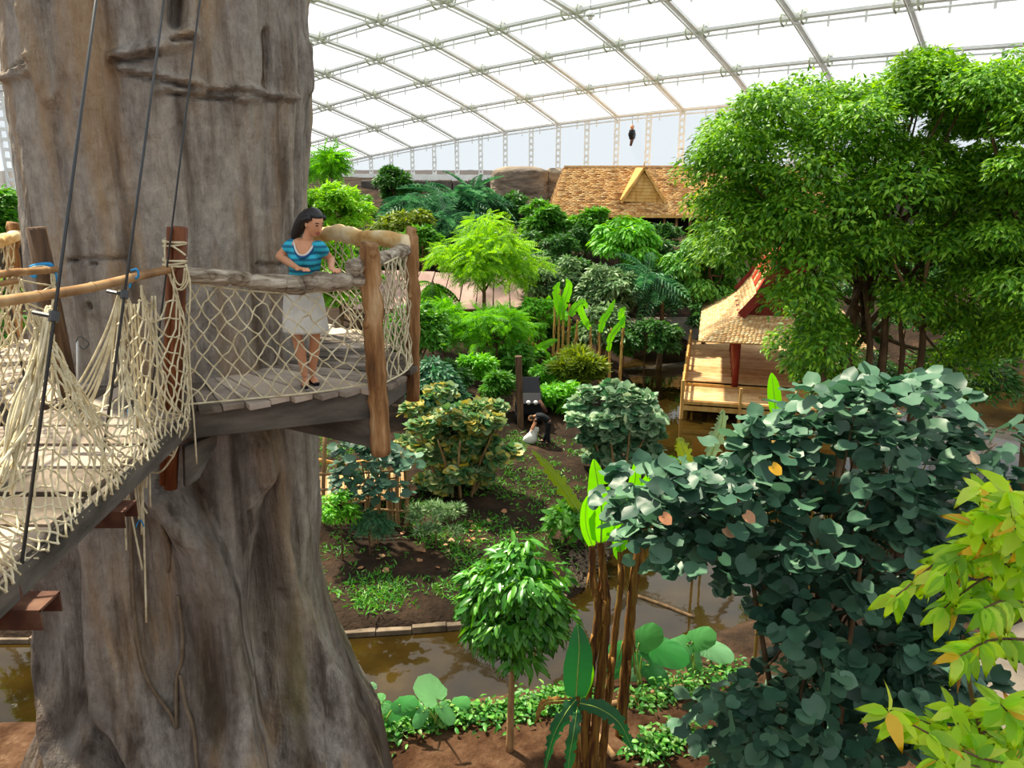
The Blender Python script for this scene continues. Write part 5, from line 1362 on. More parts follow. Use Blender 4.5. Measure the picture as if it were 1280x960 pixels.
def plant(name, label, cat, base, c, rad, nclump, nleaf, size, tpl, mat, trunk=0.12, tmat='trunk_brown', crf=0.42, droop=0.3, up=0.8, spread=0.6, seed=0, group=None,
          parts=0, shell=0.55, flat=0.75, low=-0.75, nstem=1, branch=10, clumps=None, extra=None, stem_spread=0.25):
    rr = np.random.default_rng(seed)
    base = np.asarray(base, float); c = np.asarray(c, float); rad = np.asarray(rad, float)
    t = thing(name, label, cat, base, group)
    pos, out, dd, cl = crown_points(rr, c, rad, nclump, nleaf, crf, shell, flat, low, clumps)
    if extra is not None:
        p2, o2, _, _ = extra; pos = np.concatenate([pos, p2]); out = np.concatenate([out, o2])
    dr, nr = orient(rr, out, droop, up, spread)
    sc = size * rr.uniform(0.7, 1.25, len(pos))
    if parts:
        cd = norm(np.array([0, 0, CAMZ]) - c); score = ((pos - c) / rad * cd).sum(1) + 0.15 * rr.random(len(pos))
        order = np.argsort(-score); a = order[:parts * 2]; rr.shuffle(a); a, b = a[:parts], np.concatenate([a[parts:], order[parts * 2:]])
        leaf_objects('leaf', tpl, pos[a], dr[a], nr[a], sc[a], M[mat], t)
    else: b = np.arange(len(pos))
    link('foliage', leaves_mesh('foliage', tpl, pos[b], dr[b], nr[b], sc[b], M[mat]), t, None, 'stuff')
    # stems and branches
    for k in range(nstem):
        off = np.array([math.cos(k * 2.4) , math.sin(k * 2.4), 0]) * (stem_spread * rad[0] if nstem > 1 else 0)
        b0_ = base + off * 0.35 - [0, 0, 0.1]; tp = np.array([c[0], c[1], c[2] + rad[2] * 0.15]) + off
        md = lerp(b0_, tp, 0.5) + rr.normal(0, 0.06, 3) * rad * 0.6
        MB().tube(catmull([b0_, md, tp], 6), np.linspace(trunk, trunk * 0.4, 13), 8).build('trunk' if nstem == 1 else 'stem', M[tmat], t, True)
    if branch:
        m = MB()
        for k in rr.choice(len(cl), min(branch, len(cl)), replace=False):
            st_ = lerp(base, c, rr.uniform(0.6, 1.0)); q2 = cl[k]; md = lerp(st_, q2, 0.5) - [0, 0, 0.08 * rad[2]]
            m.tube(catmull([st_, md, q2], 4), np.linspace(trunk * 0.45, trunk * 0.12, 9), 5)
        m.build('branches', M[tmat], t, True)
    return t

LM = leaf_mat
M['lf_ficus'] = LM('ficus leaf', ['336414', '4c861e', '70a82a', '96c638', '3e7018'], 0.38)
M['lf_hib'] = LM('blue-green hibiscus leaf', ['28483a', '3a624c', '567e62', '304f3e', '6c9474'], 0.2, 0.45, spec=0.4)
M['lf_hib_silver'] = LM('grey-green hibiscus leaf', ['5e8a68', '86a880', 'a8bf98', '5a8a5c', '3f7050', 'b4c49c'], 0.25, 0.45)
M['lf_hib_yellow'] = LM('variegated hibiscus leaf', ['3f7440', '6a9454', 'b0b478', 'd0b848', '5a8858', '9cb080', '3c6c44', '4f8048'], 0.3, 0.45)
M['lf_round_tree'] = LM('glossy lance leaf', ['2e6a1c', '3f8426', '55982e', '6aac38'], 0.25, 0.35, spec=0.5)
M['lf_lime'] = LM('lime leaf', ['5c9c1e', '78b428', '90c838', '84bc30', 'a4d04a'], 0.42)
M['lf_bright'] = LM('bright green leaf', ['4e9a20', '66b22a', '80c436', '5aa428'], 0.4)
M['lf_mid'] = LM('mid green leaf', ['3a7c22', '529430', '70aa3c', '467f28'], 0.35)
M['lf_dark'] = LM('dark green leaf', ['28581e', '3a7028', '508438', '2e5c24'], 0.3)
M['lf_olive'] = LM('olive leaf', ['5a7420', '748c28', '8ea034', '4a6420'], 0.35)
M['lf_blue'] = LM('blue-green frond', ['2c5e44', '3f7650', '589060', '70a078'], 0.25)
M['lf_grey'] = LM('grey-green leaf', ['527c46', '74985e', '98b080', '447042'], 0.25)
M['lf_yellow'] = LM('yellow-green leaf', ['86bc20', 'acd82c', 'c8e840', '74ac20', 'd8ec64'], 0.55, 0.4)
M['lf_gold'] = LM('ageing yellow leaf', ['e0b020', 'e8c440', 'd89a20'], 0.4)
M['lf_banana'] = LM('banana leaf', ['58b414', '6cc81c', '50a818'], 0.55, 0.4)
M['lf_banana_dark'] = LM('dark green banana leaf', ['1f5c34', '2a6a3a', '245f38'], 0.3, 0.4)  # deeper green than the other banana leaves
M['lf_taro'] = LM('taro leaf', ['2f8038', '479448', '6aae66', '8cc090', '3a8a40'], 0.3, 0.35)
M['lf_cover'] = LM('ground cover leaf', ['2f7424', '448c30', '68a83c', '265f20', '8ab858'], 0.3)
M['lf_orange'] = LM('fallen orange leaf', ['c89a70', 'd8b088', 'b87850', 'd8c0a0'], 0.2, 0.6)
M['lf_grass'] = LM('grass blade', ['2c6a1a', '3f8424', '5aa030', '74a83a'], 0.3)

def gpt(px, py):
    """where the line of sight meets the ground"""
    z = 1.0
    for _ in range(25): p = P(px, py, Z=z); z = 0.5 * z + 0.5 * float(ground_z(p[0], p[1]))
    p = P(px, py, Z=z); p[2] = float(ground_z(p[0], p[1])); return p
def at(px, py, Y): return P(px, py, Y=Y)
def ground_at(x, y_): return np.array([x, y_, float(ground_z(x, y_))])
def px2m(w, Y, z): return w / F * (Y * CP + (CAMZ - z) * SP)

def bg(name, label, cat, box, Y, n, size, tpl, mat, seed, yb=None, **kw):
    """plant whose crown fills a part of the view: box = x0, y0, x1, y1 of the crown, at depth Y"""
    x0, y0, x1, y1 = box; c = at((x0 + x1) / 2, (y0 + y1) / 2, Y)
    rx = px2m((x1 - x0) / 2, Y, c[2]); rz = px2m((y1 - y0) / 2, Y, c[2])
    b = ground_at(c[0] + kw.pop('bx', 0.0), Y)
    ry = kw.pop('ry', 0.8) * rx
    return plant(name, label, cat, b, c, (rx, ry, rz), kw.pop('nclump', 26), n, size, tpl, mat, seed=seed, **kw)

# ---- far background
bg('feathery_tree', 'slender feathery pale-green tree rising beside the trunk before the back wall', 'tree', (388, 182, 428, 236), 55, 420, 1.2, 'feather', 'lf_bright', 101, trunk=0.12, nclump=9, crf=0.5, shell=0.2, group='trees at the back')
bg('lime_tree', 'round lime-green tree just right of the giant trunk above the woman', 'tree', (376, 226, 462, 300), 50, 9000, 0.34, 'oval', 'lf_lime', 102, trunk=0.15, nclump=30, group='trees at the back')
bg('lime_shrub', 'lime-green bush seen through the far platform net', 'shrub', (380, 284, 470, 400), 36, 7000, 0.3, 'oval', 'lf_lime', 103, trunk=0.1, nclump=34)
bg('umbrella_tree', 'dark olive flat-topped tree before the retaining wall', 'tree', (464, 212, 522, 264), 72, 5000, 0.5, 'oval', 'lf_dark', 104, trunk=0.2, nclump=18, group='trees at the back')
bg('tree_fern', 'blue-green tree fern with arching fronds left of the second fern', 'fern', (498, 232, 556, 290), 66, 110, 3.0, 'frond', 'lf_blue', 105, trunk=0.25, nclump=5, crf=0.3, shell=0.1, branch=0, droop=0.5, low=0.0)
bg('tree_fern', 'blue-green tree fern with tall fronds below the broad boulder', 'fern', (548, 226, 606, 290), 68, 110, 3.2, 'frond', 'lf_blue', 106, trunk=0.25, nclump=5, crf=0.3, shell=0.1, branch=0, droop=0.4, low=0.0)
bg('fern_bush', 'dark blue-green fern bush between and below the two tree ferns', 'fern', (500, 262, 590, 300), 63, 200, 2.2, 'frond', 'lf_blue', 107, trunk=0.1, nclump=9, branch=0)
bg('olive_shrub', 'olive-yellow spreading shrub above the far log rail', 'shrub', (462, 262, 545, 318), 58, 5500, 0.42, 'oval', 'lf_olive', 108, trunk=0.12, nclump=24)
bg('olive_shrub', 'darker olive shrub at the right end of the log rail', 'shrub', (500, 282, 556, 330), 54, 3000, 0.42, 'oval', 'lf_mid', 109, trunk=0.12, nclump=16)
bg('bushy_tree', 'dark round tree directly below the broad boulder', 'tree', (594, 244, 664, 292), 70, 5500, 0.55, 'oval', 'lf_dark', 110, trunk=0.2, nclump=22, group='trees at the back')
bg('bushy_tree', 'mid-green tree below the narrow boulder', 'tree', (652, 248, 706, 312), 66, 5000, 0.5, 'oval', 'lf_mid', 111, trunk=0.2, nclump=22, group='trees at the back')
bg('bushy_tree', 'loose mid-green tree under the left eave of the long house', 'tree', (698, 252, 770, 330), 66, 5500, 0.5, 'oval', 'lf_mid', 112, trunk=0.2, nclump=24, group='trees at the back')
bg('fan_leaf_tree', 'bright green tree with drooping leaves in front of the house veranda', 'tree', (738, 272, 822, 356), 52, 3200, 0.62, 'lance', 'lf_bright', 113, trunk=0.14, nclump=22, droop=0.7, group='trees at the back')
bg('weeping_tree', 'green weeping tree between the house and the pavilion roof', 'tree', (834, 288, 940, 392), 48, 7000, 0.45, 'lance', 'lf_mid', 114, trunk=0.18, nclump=30, droop=0.8, group='trees at the back')
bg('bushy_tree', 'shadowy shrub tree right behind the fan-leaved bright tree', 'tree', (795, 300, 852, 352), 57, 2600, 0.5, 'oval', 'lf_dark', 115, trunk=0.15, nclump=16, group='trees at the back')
bg('grey_shrub', 'grey-green shrub right of the pale feathery tree', 'shrub', (650, 300, 722, 392), 48, 4500, 0.42, 'lance', 'lf_grey', 116, trunk=0.12, nclump=24)
bg('grey_shrub', 'blue-grey large-leaved shrub below the fan-leaved bright tree', 'shrub', (712, 330, 800, 400), 47, 3800, 0.5, 'lance', 'lf_grey', 117, trunk=0.1, nclump=22)
bg('dark_shrub', 'dark shrub filling the gap behind the blue-grey shrub', 'shrub', (690, 318, 760, 380), 55, 3500, 0.5, 'oval', 'lf_dark', 118, trunk=0.12, nclump=18)
bg('cycad', 'blue-green cycad with arching feather leaves by the grey path', 'palm', (796, 332, 858, 388), 47, 46, 2.3, 'frond', 'lf_blue', 119, trunk=0.22, nclump=2, crf=0.12, shell=0.0, branch=0, droop=0.2, up=1.4)
bg('ground_shrub', 'low dark leafy shrubs along the far pond bank below the path', 'shrub', (756, 396, 862, 444), 42, 3400, 0.42, 'lance', 'lf_dark', 120, trunk=0.06, nclump=22, branch=4)
bg('feathery_tree', 'large pale lime feathery tree with flat crown left of centre', 'tree', (534, 272, 678, 384), 45, 1500, 0.85, 'feather', 'lf_lime', 121, trunk=0.16, nclump=40, crf=0.34, flat=0.5, shell=0.35, group='trees at the back')
bg('light_shrub', 'light green bushy shrub under the pale feathery tree, left', 'shrub', (524, 368, 590, 446), 40, 520, 0.8, 'feather', 'lf_bright', 122, trunk=0.1, nclump=18)
bg('light_shrub', 'light green bushy shrub under the pale feathery tree, right', 'shrub', (578, 376, 662, 452), 39, 620, 0.8, 'feather', 'lf_bright', 123, trunk=0.1, nclump=20)
bg('dark_shrub', 'dark shrub behind the upright back log post', 'shrub', (488, 370, 556, 470), 34, 3800, 0.36, 'oval', 'lf_mid', 124, trunk=0.1, nclump=22)
bg('dark_shrub', 'blue-green shrub at the base of the back log post', 'shrub', (500, 440, 580, 530), 30, 2400, 0.36, 'lance', 'lf_blue', 125, trunk=0.1, nclump=22)
bg('bamboo_shrub', 'fine olive bamboo shrub between the banana clump and silver shrub', 'shrub', (690, 432, 756, 494), 37, 3000, 0.5, 'thin', 'lf_olive', 126, trunk=0.05, nclump=12, nstem=5, branch=0, droop=-0.4)
bg('green_shrub', 'mid-green shrub behind the bending gardener', 'shrub', (656, 474, 726, 528), 35, 2600, 0.36, 'oval', 'lf_bright', 127, trunk=0.07, nclump=18)
bg('small_palm', 'small dark drooping palm at the left of the hut roof', 'palm', (520, 330, 562, 380), 44, 30, 1.6, 'frond', 'lf_mid', 128, trunk=0.12, nclump=2, crf=0.15, shell=0.0, branch=0, droop=0.9)
bg('thin_shrub', 'thin leggy shrub with many pale stems beside the hut', 'shrub', (640, 372, 706, 430), 43, 1500, 0.4, 'lance', 'lf_bright', 129, trunk=0.05, nclump=16, nstem=7, tmat='trunk_pale')
bg('thin_shrub', 'thin leggy shrub between the banana stems and the path', 'shrub', (716, 376, 790, 440), 43, 1500, 0.4, 'lance', 'lf_grey', 130, trunk=0.05, nclump=16, nstem=6, tmat='trunk_pale')
bg('left_tree', 'green leafy tree seen past the left edge of the trunk', 'tree', (-50, 228, 26, 330), 34, 4200, 0.36, 'oval', 'lf_mid', 131, trunk=0.15, nclump=24, group='trees at the back')
bg('left_shrub', 'leafy shrub in the gap left of the trunk at bridge height', 'shrub', (-70, 330, 30, 470), 26, 4200, 0.3, 'oval', 'lf_mid', 132, trunk=0.1, nclump=26)
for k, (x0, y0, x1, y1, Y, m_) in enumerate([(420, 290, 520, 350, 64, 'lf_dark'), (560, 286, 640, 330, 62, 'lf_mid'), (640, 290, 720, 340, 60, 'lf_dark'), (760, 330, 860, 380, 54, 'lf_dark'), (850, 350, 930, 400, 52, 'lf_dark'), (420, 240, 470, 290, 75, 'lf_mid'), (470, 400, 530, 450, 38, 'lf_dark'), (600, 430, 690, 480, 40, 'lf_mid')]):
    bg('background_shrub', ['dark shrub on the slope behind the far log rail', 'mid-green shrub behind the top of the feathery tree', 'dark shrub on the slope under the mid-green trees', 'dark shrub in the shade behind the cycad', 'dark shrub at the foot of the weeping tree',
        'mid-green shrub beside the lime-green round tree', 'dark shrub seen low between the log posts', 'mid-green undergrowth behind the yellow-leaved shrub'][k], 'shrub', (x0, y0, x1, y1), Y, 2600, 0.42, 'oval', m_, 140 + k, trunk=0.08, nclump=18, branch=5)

# ---- shrubs on the far bank
bg('variegated_hibiscus', 'large hibiscus shrub with yellow and cream leaves beside the platform', 'shrub', (492, 448, 656, 650), 26, 6600, 0.27, 'round', 'lf_hib_yellow', 201, trunk=0.06, nclump=70, crf=0.2, nstem=9, tmat='trunk_pale', parts=300, ry=0.7, shell=0.2, low=-1.0, stem_spread=0.6)
bg('silver_hibiscus', 'rounded hibiscus shrub with silvery green leaves right of the gardener', 'shrub', (702, 448, 852, 612), 28.5, 5200, 0.30, 'round', 'lf_hib_silver', 202, trunk=0.06, nclump=60, crf=0.2, nstem=9, tmat='trunk_pale', parts=300, ry=0.75, shell=0.25, low=-1.0, stem_spread=0.6)
bg('green_hibiscus', 'broad-leaved hibiscus branches hanging below the log post by the stick fence', 'shrub', (404, 540, 520, 640), 22.5, 260, 0.3, 'round', 'lf_hib', 203, trunk=0.05, nclump=22, crf=0.4, nstem=4, tmat='trunk_pale', parts=250)
bg('bank_shrub', 'bright green bush at the foot of the trunk on the far bank', 'shrub', (396, 612, 452, 660), 21.5, 1300, 0.18, 'lance', 'lf_bright', 204, trunk=0.04, nclump=14, branch=4)
bg('bank_shrub', 'low shrub with pale flower tips on the dark bank', 'shrub', (502, 626, 586, 672), 22.2, 1300, 0.22, 'thin', 'lf_grey', 205, trunk=0.03, nclump=14, branch=4, up=0.4, droop=-0.3)
bg('bank_shrub', 'small fern-like plant on the bank by the bank kerb', 'shrub', (432, 640, 490, 668), 21.8, 260, 0.35, 'feather', 'lf_blue', 206, trunk=0.03, nclump=8, branch=0)
bg('bank_shrub', 'leafy green plant on the bank beside the upright banana leaf', 'shrub', (682, 628, 738, 678), 22.5, 260, 0.42, 'wide', 'lf_mid', 207, trunk=0.03, nclump=8, branch=3)
bg('left_bank_plant', 'fresh green plants on the bank left of the trunk base', 'shrub', (-30, 755, 44, 800), 19.6, 420, 0.32, 'wide', 'lf_bright', 208, trunk=0.03, nclump=9, branch=3)

# ---- undergrowth between the larger plants
rr = np.random.default_rng(640)
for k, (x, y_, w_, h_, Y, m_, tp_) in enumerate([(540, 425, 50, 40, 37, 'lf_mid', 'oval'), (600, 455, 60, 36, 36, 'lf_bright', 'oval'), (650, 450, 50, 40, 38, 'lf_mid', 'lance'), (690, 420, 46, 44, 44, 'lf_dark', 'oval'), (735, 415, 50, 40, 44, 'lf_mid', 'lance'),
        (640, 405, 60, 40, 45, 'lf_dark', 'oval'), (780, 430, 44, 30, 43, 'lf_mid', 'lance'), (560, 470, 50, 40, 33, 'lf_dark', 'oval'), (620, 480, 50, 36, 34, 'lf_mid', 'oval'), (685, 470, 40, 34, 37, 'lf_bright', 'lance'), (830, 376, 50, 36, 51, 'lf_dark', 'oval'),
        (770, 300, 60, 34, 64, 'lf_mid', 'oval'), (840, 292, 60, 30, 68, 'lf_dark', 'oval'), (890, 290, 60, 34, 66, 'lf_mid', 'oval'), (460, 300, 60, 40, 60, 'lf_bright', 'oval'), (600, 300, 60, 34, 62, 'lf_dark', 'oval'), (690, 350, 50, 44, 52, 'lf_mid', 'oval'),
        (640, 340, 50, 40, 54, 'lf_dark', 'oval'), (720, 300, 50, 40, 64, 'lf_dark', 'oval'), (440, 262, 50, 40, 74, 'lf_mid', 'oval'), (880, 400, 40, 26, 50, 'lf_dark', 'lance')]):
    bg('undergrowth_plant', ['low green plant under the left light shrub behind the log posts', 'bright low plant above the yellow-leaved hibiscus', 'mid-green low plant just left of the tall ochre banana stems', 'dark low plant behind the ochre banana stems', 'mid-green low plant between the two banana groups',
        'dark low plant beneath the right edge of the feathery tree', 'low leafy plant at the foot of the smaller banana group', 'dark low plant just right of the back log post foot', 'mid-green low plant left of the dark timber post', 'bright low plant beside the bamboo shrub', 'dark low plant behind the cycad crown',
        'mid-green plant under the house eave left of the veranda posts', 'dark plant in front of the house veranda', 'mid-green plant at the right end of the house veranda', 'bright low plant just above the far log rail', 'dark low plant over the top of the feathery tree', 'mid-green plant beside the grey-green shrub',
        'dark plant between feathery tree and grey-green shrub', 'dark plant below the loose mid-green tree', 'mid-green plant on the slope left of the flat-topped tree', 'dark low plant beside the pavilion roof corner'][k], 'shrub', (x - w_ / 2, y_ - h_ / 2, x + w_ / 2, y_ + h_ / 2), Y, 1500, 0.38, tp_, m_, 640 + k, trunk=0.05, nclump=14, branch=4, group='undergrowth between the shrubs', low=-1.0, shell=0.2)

# ---- big ficus trees on the right
rr = np.random.default_rng(77)
fc = at(1085, 255, 27); fb = ground_at(at(1110, 470, 27)[0], 27.5)
spots = [(905, 210), (930, 170), (965, 140), (900, 260), (920, 310), (950, 230), (968, 296), (985, 180), (1010, 130), (1010, 230), (1010, 330), (1012, 380), (1020, 440), (1040, 160), (1050, 210), (1060, 270), (1040, 310),
         (1090, 140), (1110, 190), (1100, 250), (1120, 310), (1140, 130), (1160, 100), (1180, 130), (1160, 200), (1170, 260), (1180, 320), (1200, 160), (1210, 220), (1230, 290), (1220, 360), (1200, 400), (1250, 200), (1260, 340), (1250, 420), (1020, 460), (1240, 300), (1150, 380), (1030, 410),
         (940, 260), (990, 270), (1080, 330), (1150, 90), (1200, 110), (1225, 140), (1190, 240), (1195, 290), (1130, 230), (1090, 290), (1135, 115), (1060, 130), (920, 200), (1210, 440)]
cl = np.array([at(x + rr.normal(0, 8), y_ + rr.normal(0, 8), 27 + rr.uniform(-3.0, 2.5)) for x, y_ in spots for _ in range(3)])
ft = plant('ficus_tree', 'huge bushy weeping fig tree towering over the pavilion on the right', 'tree', fb, fc, (6.0, 4.6, 4.6), 10, 92000, 0.235, 'oval', 'lf_ficus', trunk=0.22, tmat='trunk_brown', crf=0.25, droop=0.6, up=0.7, spread=0.7, seed=78, clumps=cl, branch=40, group='weeping fig trees', nstem=1)
for a, b, r in [((1085, 470), (1078, 330), 0.13), ((1100, 475), (1105, 340), 0.16), ((1060, 470), (1030, 380), 0.15), ((1148, 470), (1152, 330), 0.13), ((1125, 470), (1120, 360), 0.10), ((1030, 470), (1065, 400), 0.1)]:
    p_, q2 = at(a[0], a[1], 26.5), at(b[0], b[1], 26.8); g_ = ground_at(p_[0] * 0.9 + fb[0] * 0.1, 26.8)
    MB().tube(catmull([g_, p_, lerp(p_, q2, 0.5) + [0.1, 0, 0], q2], 5), np.linspace(r * 1.15, r * 0.6, 16), 8).build('trunk', M['trunk_brown'], ft, True)
for a, b in [((1150, 400), (1118, 330)), ((1150, 400), (1165, 290)), ((1118, 330), (1108, 290))]:
    MB().tube(catmull([at(a[0], a[1], 25.5), lerp(at(a[0], a[1], 25.5), at(b[0], b[1], 25.0), 0.5), at(b[0], b[1], 25.0)], 5), np.linspace(0.09, 0.05, 11), 7).build('bough', M['trunk_pale'], ft, True)
sp2 = [(1262, 120), (1290, 160), (1270, 220), (1300, 280), (1330, 200), (1280, 340), (1320, 380), (1350, 300), (1290, 430), (1330, 130), (1245, 160), (1240, 240), (1250, 300), (1300, 100), (1265, 380), (1230, 120), (1280, 270)]
cl = np.array([at(x + rr.normal(0, 8), y_ + rr.normal(0, 8), 24 + rr.uniform(-2, 2)) for x, y_ in sp2 for _ in range(2)])
plant('ficus_tree', 'second weeping fig tree cut off by the right edge of the picture', 'tree', ground_at(17, 24), at(1300, 270, 24), (3, 3, 4), 10, 30000, 0.22, 'oval', 'lf_ficus', trunk=0.25, crf=0.36, droop=0.6, seed=79, clumps=cl, branch=12, group='weeping fig trees')
cl = np.array([at(x + rr.normal(0, 12), y_ + rr.normal(0, 12), 31 + rr.uniform(-1, 1)) for x in range(960, 1300, 40) for y_ in (350, 400, 450, 500)])
plant('dark_thicket', 'dark leafy thicket in the shade behind the weeping fig trunks', 'shrub', ground_at(15, 31), at(1130, 420, 31), (5, 2, 3), 10, 9000, 0.3, 'oval', 'lf_dark', trunk=0.1, crf=0.5, seed=80, clumps=cl[cl[:, 0] > 12.2], branch=8)

# ---- foreground hibiscus thicket
spots = []
rr = np.random.default_rng(91)
OUT = [(785, 600), (820, 582), (885, 608), (960, 530), (1005, 500), (1080, 490), (1150, 494), (1215, 510), (1245, 545), (1255, 600), (1240, 700), (1250, 800), (1240, 900), (1200, 985), (880, 985), (870, 900), (1000, 820), (960, 760), (900, 720), (850, 720), (790, 680), (770, 620)]
def inpoly(x, y_, pl):
    c = False; n = len(pl)
    for i in range(n):
        (x0, y0), (x1, y1) = pl[i], pl[(i + 1) % n]
        if (y0 > y_) != (y1 > y_) and x < (x1 - x0) * (y_ - y0) / (y1 - y0) + x0: c = not c
    return c
while len(spots) < 330:
    x, y_ = rr.uniform(765, 1265), rr.uniform(455, 985)
    if inpoly(x, y_, OUT):
        Y = 11.2 + rr.uniform(-1.0, 1.3) - 0.9 * (x - 1000) / 250 * 0.3 + (480 - y_) * 0.0008
        spots.append(at(x, y_, Y))
spots = np.array(spots)
hb = plant('dark_hibiscus', 'massive thicket of round blue-green hibiscus leaves filling the right foreground', 'shrub', ground_at(5.6, 11.6), at(1020, 700, 11.4), (3.6, 2.0, 3.6), 10, 4600, 0.28, 'round', 'lf_hib', trunk=0.07, tmat='trunk_brown', crf=0.2, droop=0.25, up=0.8, spread=0.7,
      seed=92, clumps=spots, parts=300, nstem=5, branch=60, stem_spread=0.35)
# ripe leaves among the green
for k, (x, y_, m_) in enumerate([(826, 642, 'lf_orange'), (905, 658, 'lf_orange'), (930, 640, 'lf_orange'), (900, 693, 'lf_taro'), (963, 580, 'lf_gold'), (1210, 566, 'lf_orange')]):
    p_ = at(x, y_, 9.9); leaf_objects('leaf', 'round', np.array([p_]), np.array([[0.6, -0.4, -0.5]]), np.array([[0.1, -0.6, 0.7]]), np.array([0.19]), M[m_], hb)

# ---- yellow-green tree leaning in from the lower right
yt = thing('yellow_green_tree', 'young tree with long yellow-green leaves leaning in at the lower right', 'tree', ground_at(4.6, 4.2))
rr = np.random.default_rng(55)
tips = [((1290, 690), (1250, 660), (1225, 610)), ((1290, 720), (1200, 690), (1120, 745)), ((1290, 700), (1220, 680), (1180, 720)), ((1300, 740), (1240, 720), (1180, 760)), ((1300, 730), (1250, 700), (1215, 655)), ((1300, 760), (1260, 750), (1230, 760)),
        ((1300, 700), (1270, 660), (1262, 615)), ((1300, 950), (1230, 930), (1150, 900)), ((1300, 960), (1220, 945), (1110, 890)), ((1300, 950), (1240, 920), (1190, 885)), ((1300, 980), (1250, 950), (1200, 930)), ((1300, 800), (1240, 800), (1200, 820)), ((1300, 930), (1270, 900), (1250, 880)), ((1300, 720), (1262, 690), (1240, 640)), ((1300, 980), (1260, 965), (1170, 950))]
YP, YD, YN, YS = [], [], [], []
for k, tp in enumerate(tips):
    Y = 3.55 + 0.12 * rr.normal(); L3 = catmull([at(*tp[0], Y + 0.25), at(*tp[1], Y + 0.1), at(*tp[2], Y)], 7)
    MB().tube(L3, np.linspace(0.010, 0.004, len(L3)), 6).build('twig', M['trunk_brown'], yt, True)
    for i in range(3, len(L3)):
        for s in range(3 if i < len(L3) - 1 else 5):
            tg = norm(L3[min(i, len(L3) - 1)] - L3[i - 1]); a = rr.uniform(0, 6.28)
            dr = norm(tg * 0.7 + np.array([math.cos(a), 0.6 * math.sin(a), 0.5 * math.sin(a) - 0.35]))
            YP.append(L3[i]); YD.append(dr); YN.append(norm(np.array([0.1, -0.55, 0.8]) + rr.normal(0, 0.3, 3))); YS.append(rr.uniform(0.10, 0.19))
YP, YD, YN, YS = map(np.array, (YP, YD, YN, YS))
g_ = np.arange(len(YP)) % 14 == 5
leaf_objects('leaf', 'wide', YP[~g_], YD[~g_], YN[~g_], YS[~g_], M['lf_yellow'], yt)
leaf_objects('leaf', 'wide', YP[g_], YD[g_], YN[g_], YS[g_], M['lf_gold'], yt)
MB().tube(catmull([ground_at(4.6, 4.2), np.array([4.2, 4.1, 5.0]), np.array([3.6, 4.0, 8.6]), at(1300, 960, 3.9), at(1300, 700, 3.85)], 6), np.linspace(0.06, 0.014, 25), 8).build('trunk', M['trunk_brown'], yt, True)
MB().tube(catmull([at(1240, 960, 3.75), at(1215, 870, 3.7), at(1204, 795, 3.68)], 5), np.linspace(0.016, 0.009, 11), 7).build('branch', M['trunk_brown'], yt, True)
MB().tube(catmull([at(1240, 960, 3.75), at(1290, 985, 3.9)], 5), 0.016, 7).build('branch', M['trunk_brown'], yt, True)
for x, y_ in ((1192, 840), (1197, 848), (1188, 836)):
    MB().tube(catmull([at(x + 8, y_ - 12, 3.68), at(x + 2, y_, 3.67), at(x, y_ + 18, 3.67)], 4), [0.006] * 3 + [0.009] * 4 + [0.003] * 2, 6).build('dry_pod', M['dry_leaf'], yt, True)

# ---- round-crowned little tree
tb = gpt(637, 938); tcn = at(647, 758, tb[1] + 0.1)
plant('round_crowned_tree', 'small tree with a dense round crown of glossy lance leaves by the pond', 'tree', tb, tcn, (1.12, 1.05, 1.42), 90, 3400, 0.34, 'lance', 'lf_round_tree', trunk=0.085, tmat='trunk_pale', crf=0.24, droop=0.75, up=0.55, spread=0.5, seed=301, parts=300, shell=0.6, branch=16)

# ---- banana plants
def banana_leaf(pts, width, mat, parent, tear=0.0, seed=0, face=(0, -1, 0.3), rib=True):
    """one long blade along pts with a raised midrib; torn edges when tear > 0"""
    rr = np.random.default_rng(seed); L3 = catmull(pts, 9); n = len(L3)
    T_ = norm(np.gradient(L3, axis=0)); fn = np.array(face, float)
    VV, FF = [], []
    for i in range(n):
        t = i / (n - 1); wv = width * math.sin(math.pi * min(1, 0.06 + 0.94 * t) ** 0.75) ** 0.6 if 0 < t < 1 else width * 0.08
        s = norm(np.cross(T_[i], fn)); nn = np.cross(s, T_[i])
        for k, u in enumerate((-1, -0.5, 0, 0.5, 1)):
            tr_ = 1 - tear * rr.random() if abs(u) == 1 else 1
            VV.append(L3[i] + s * u * wv * tr_ + nn * (0.10 * abs(u) * width - 0.12 * width * u * u * tear * 3) + nn * 0.02 * math.sin(i * 1.9 + u * 3) * width)
    for i in range(n - 1):
        for k in range(4):
            if tear > 0 and k in (0, 3) and rr.random() < tear * 0.5: continue
            FF.append((i * 5 + k, i * 5 + k + 1, (i + 1) * 5 + k + 1, (i + 1) * 5 + k))
    o_ = MB().add(VV, FF).build('leaf', M[mat], parent, True)
    if rib: MB().tube(L3, np.linspace(width * 0.07, width * 0.02, n), 5).build('midrib', M['midrib'], o_, True).matrix_parent_inverse = Matrix.Identity(4)
    return o_
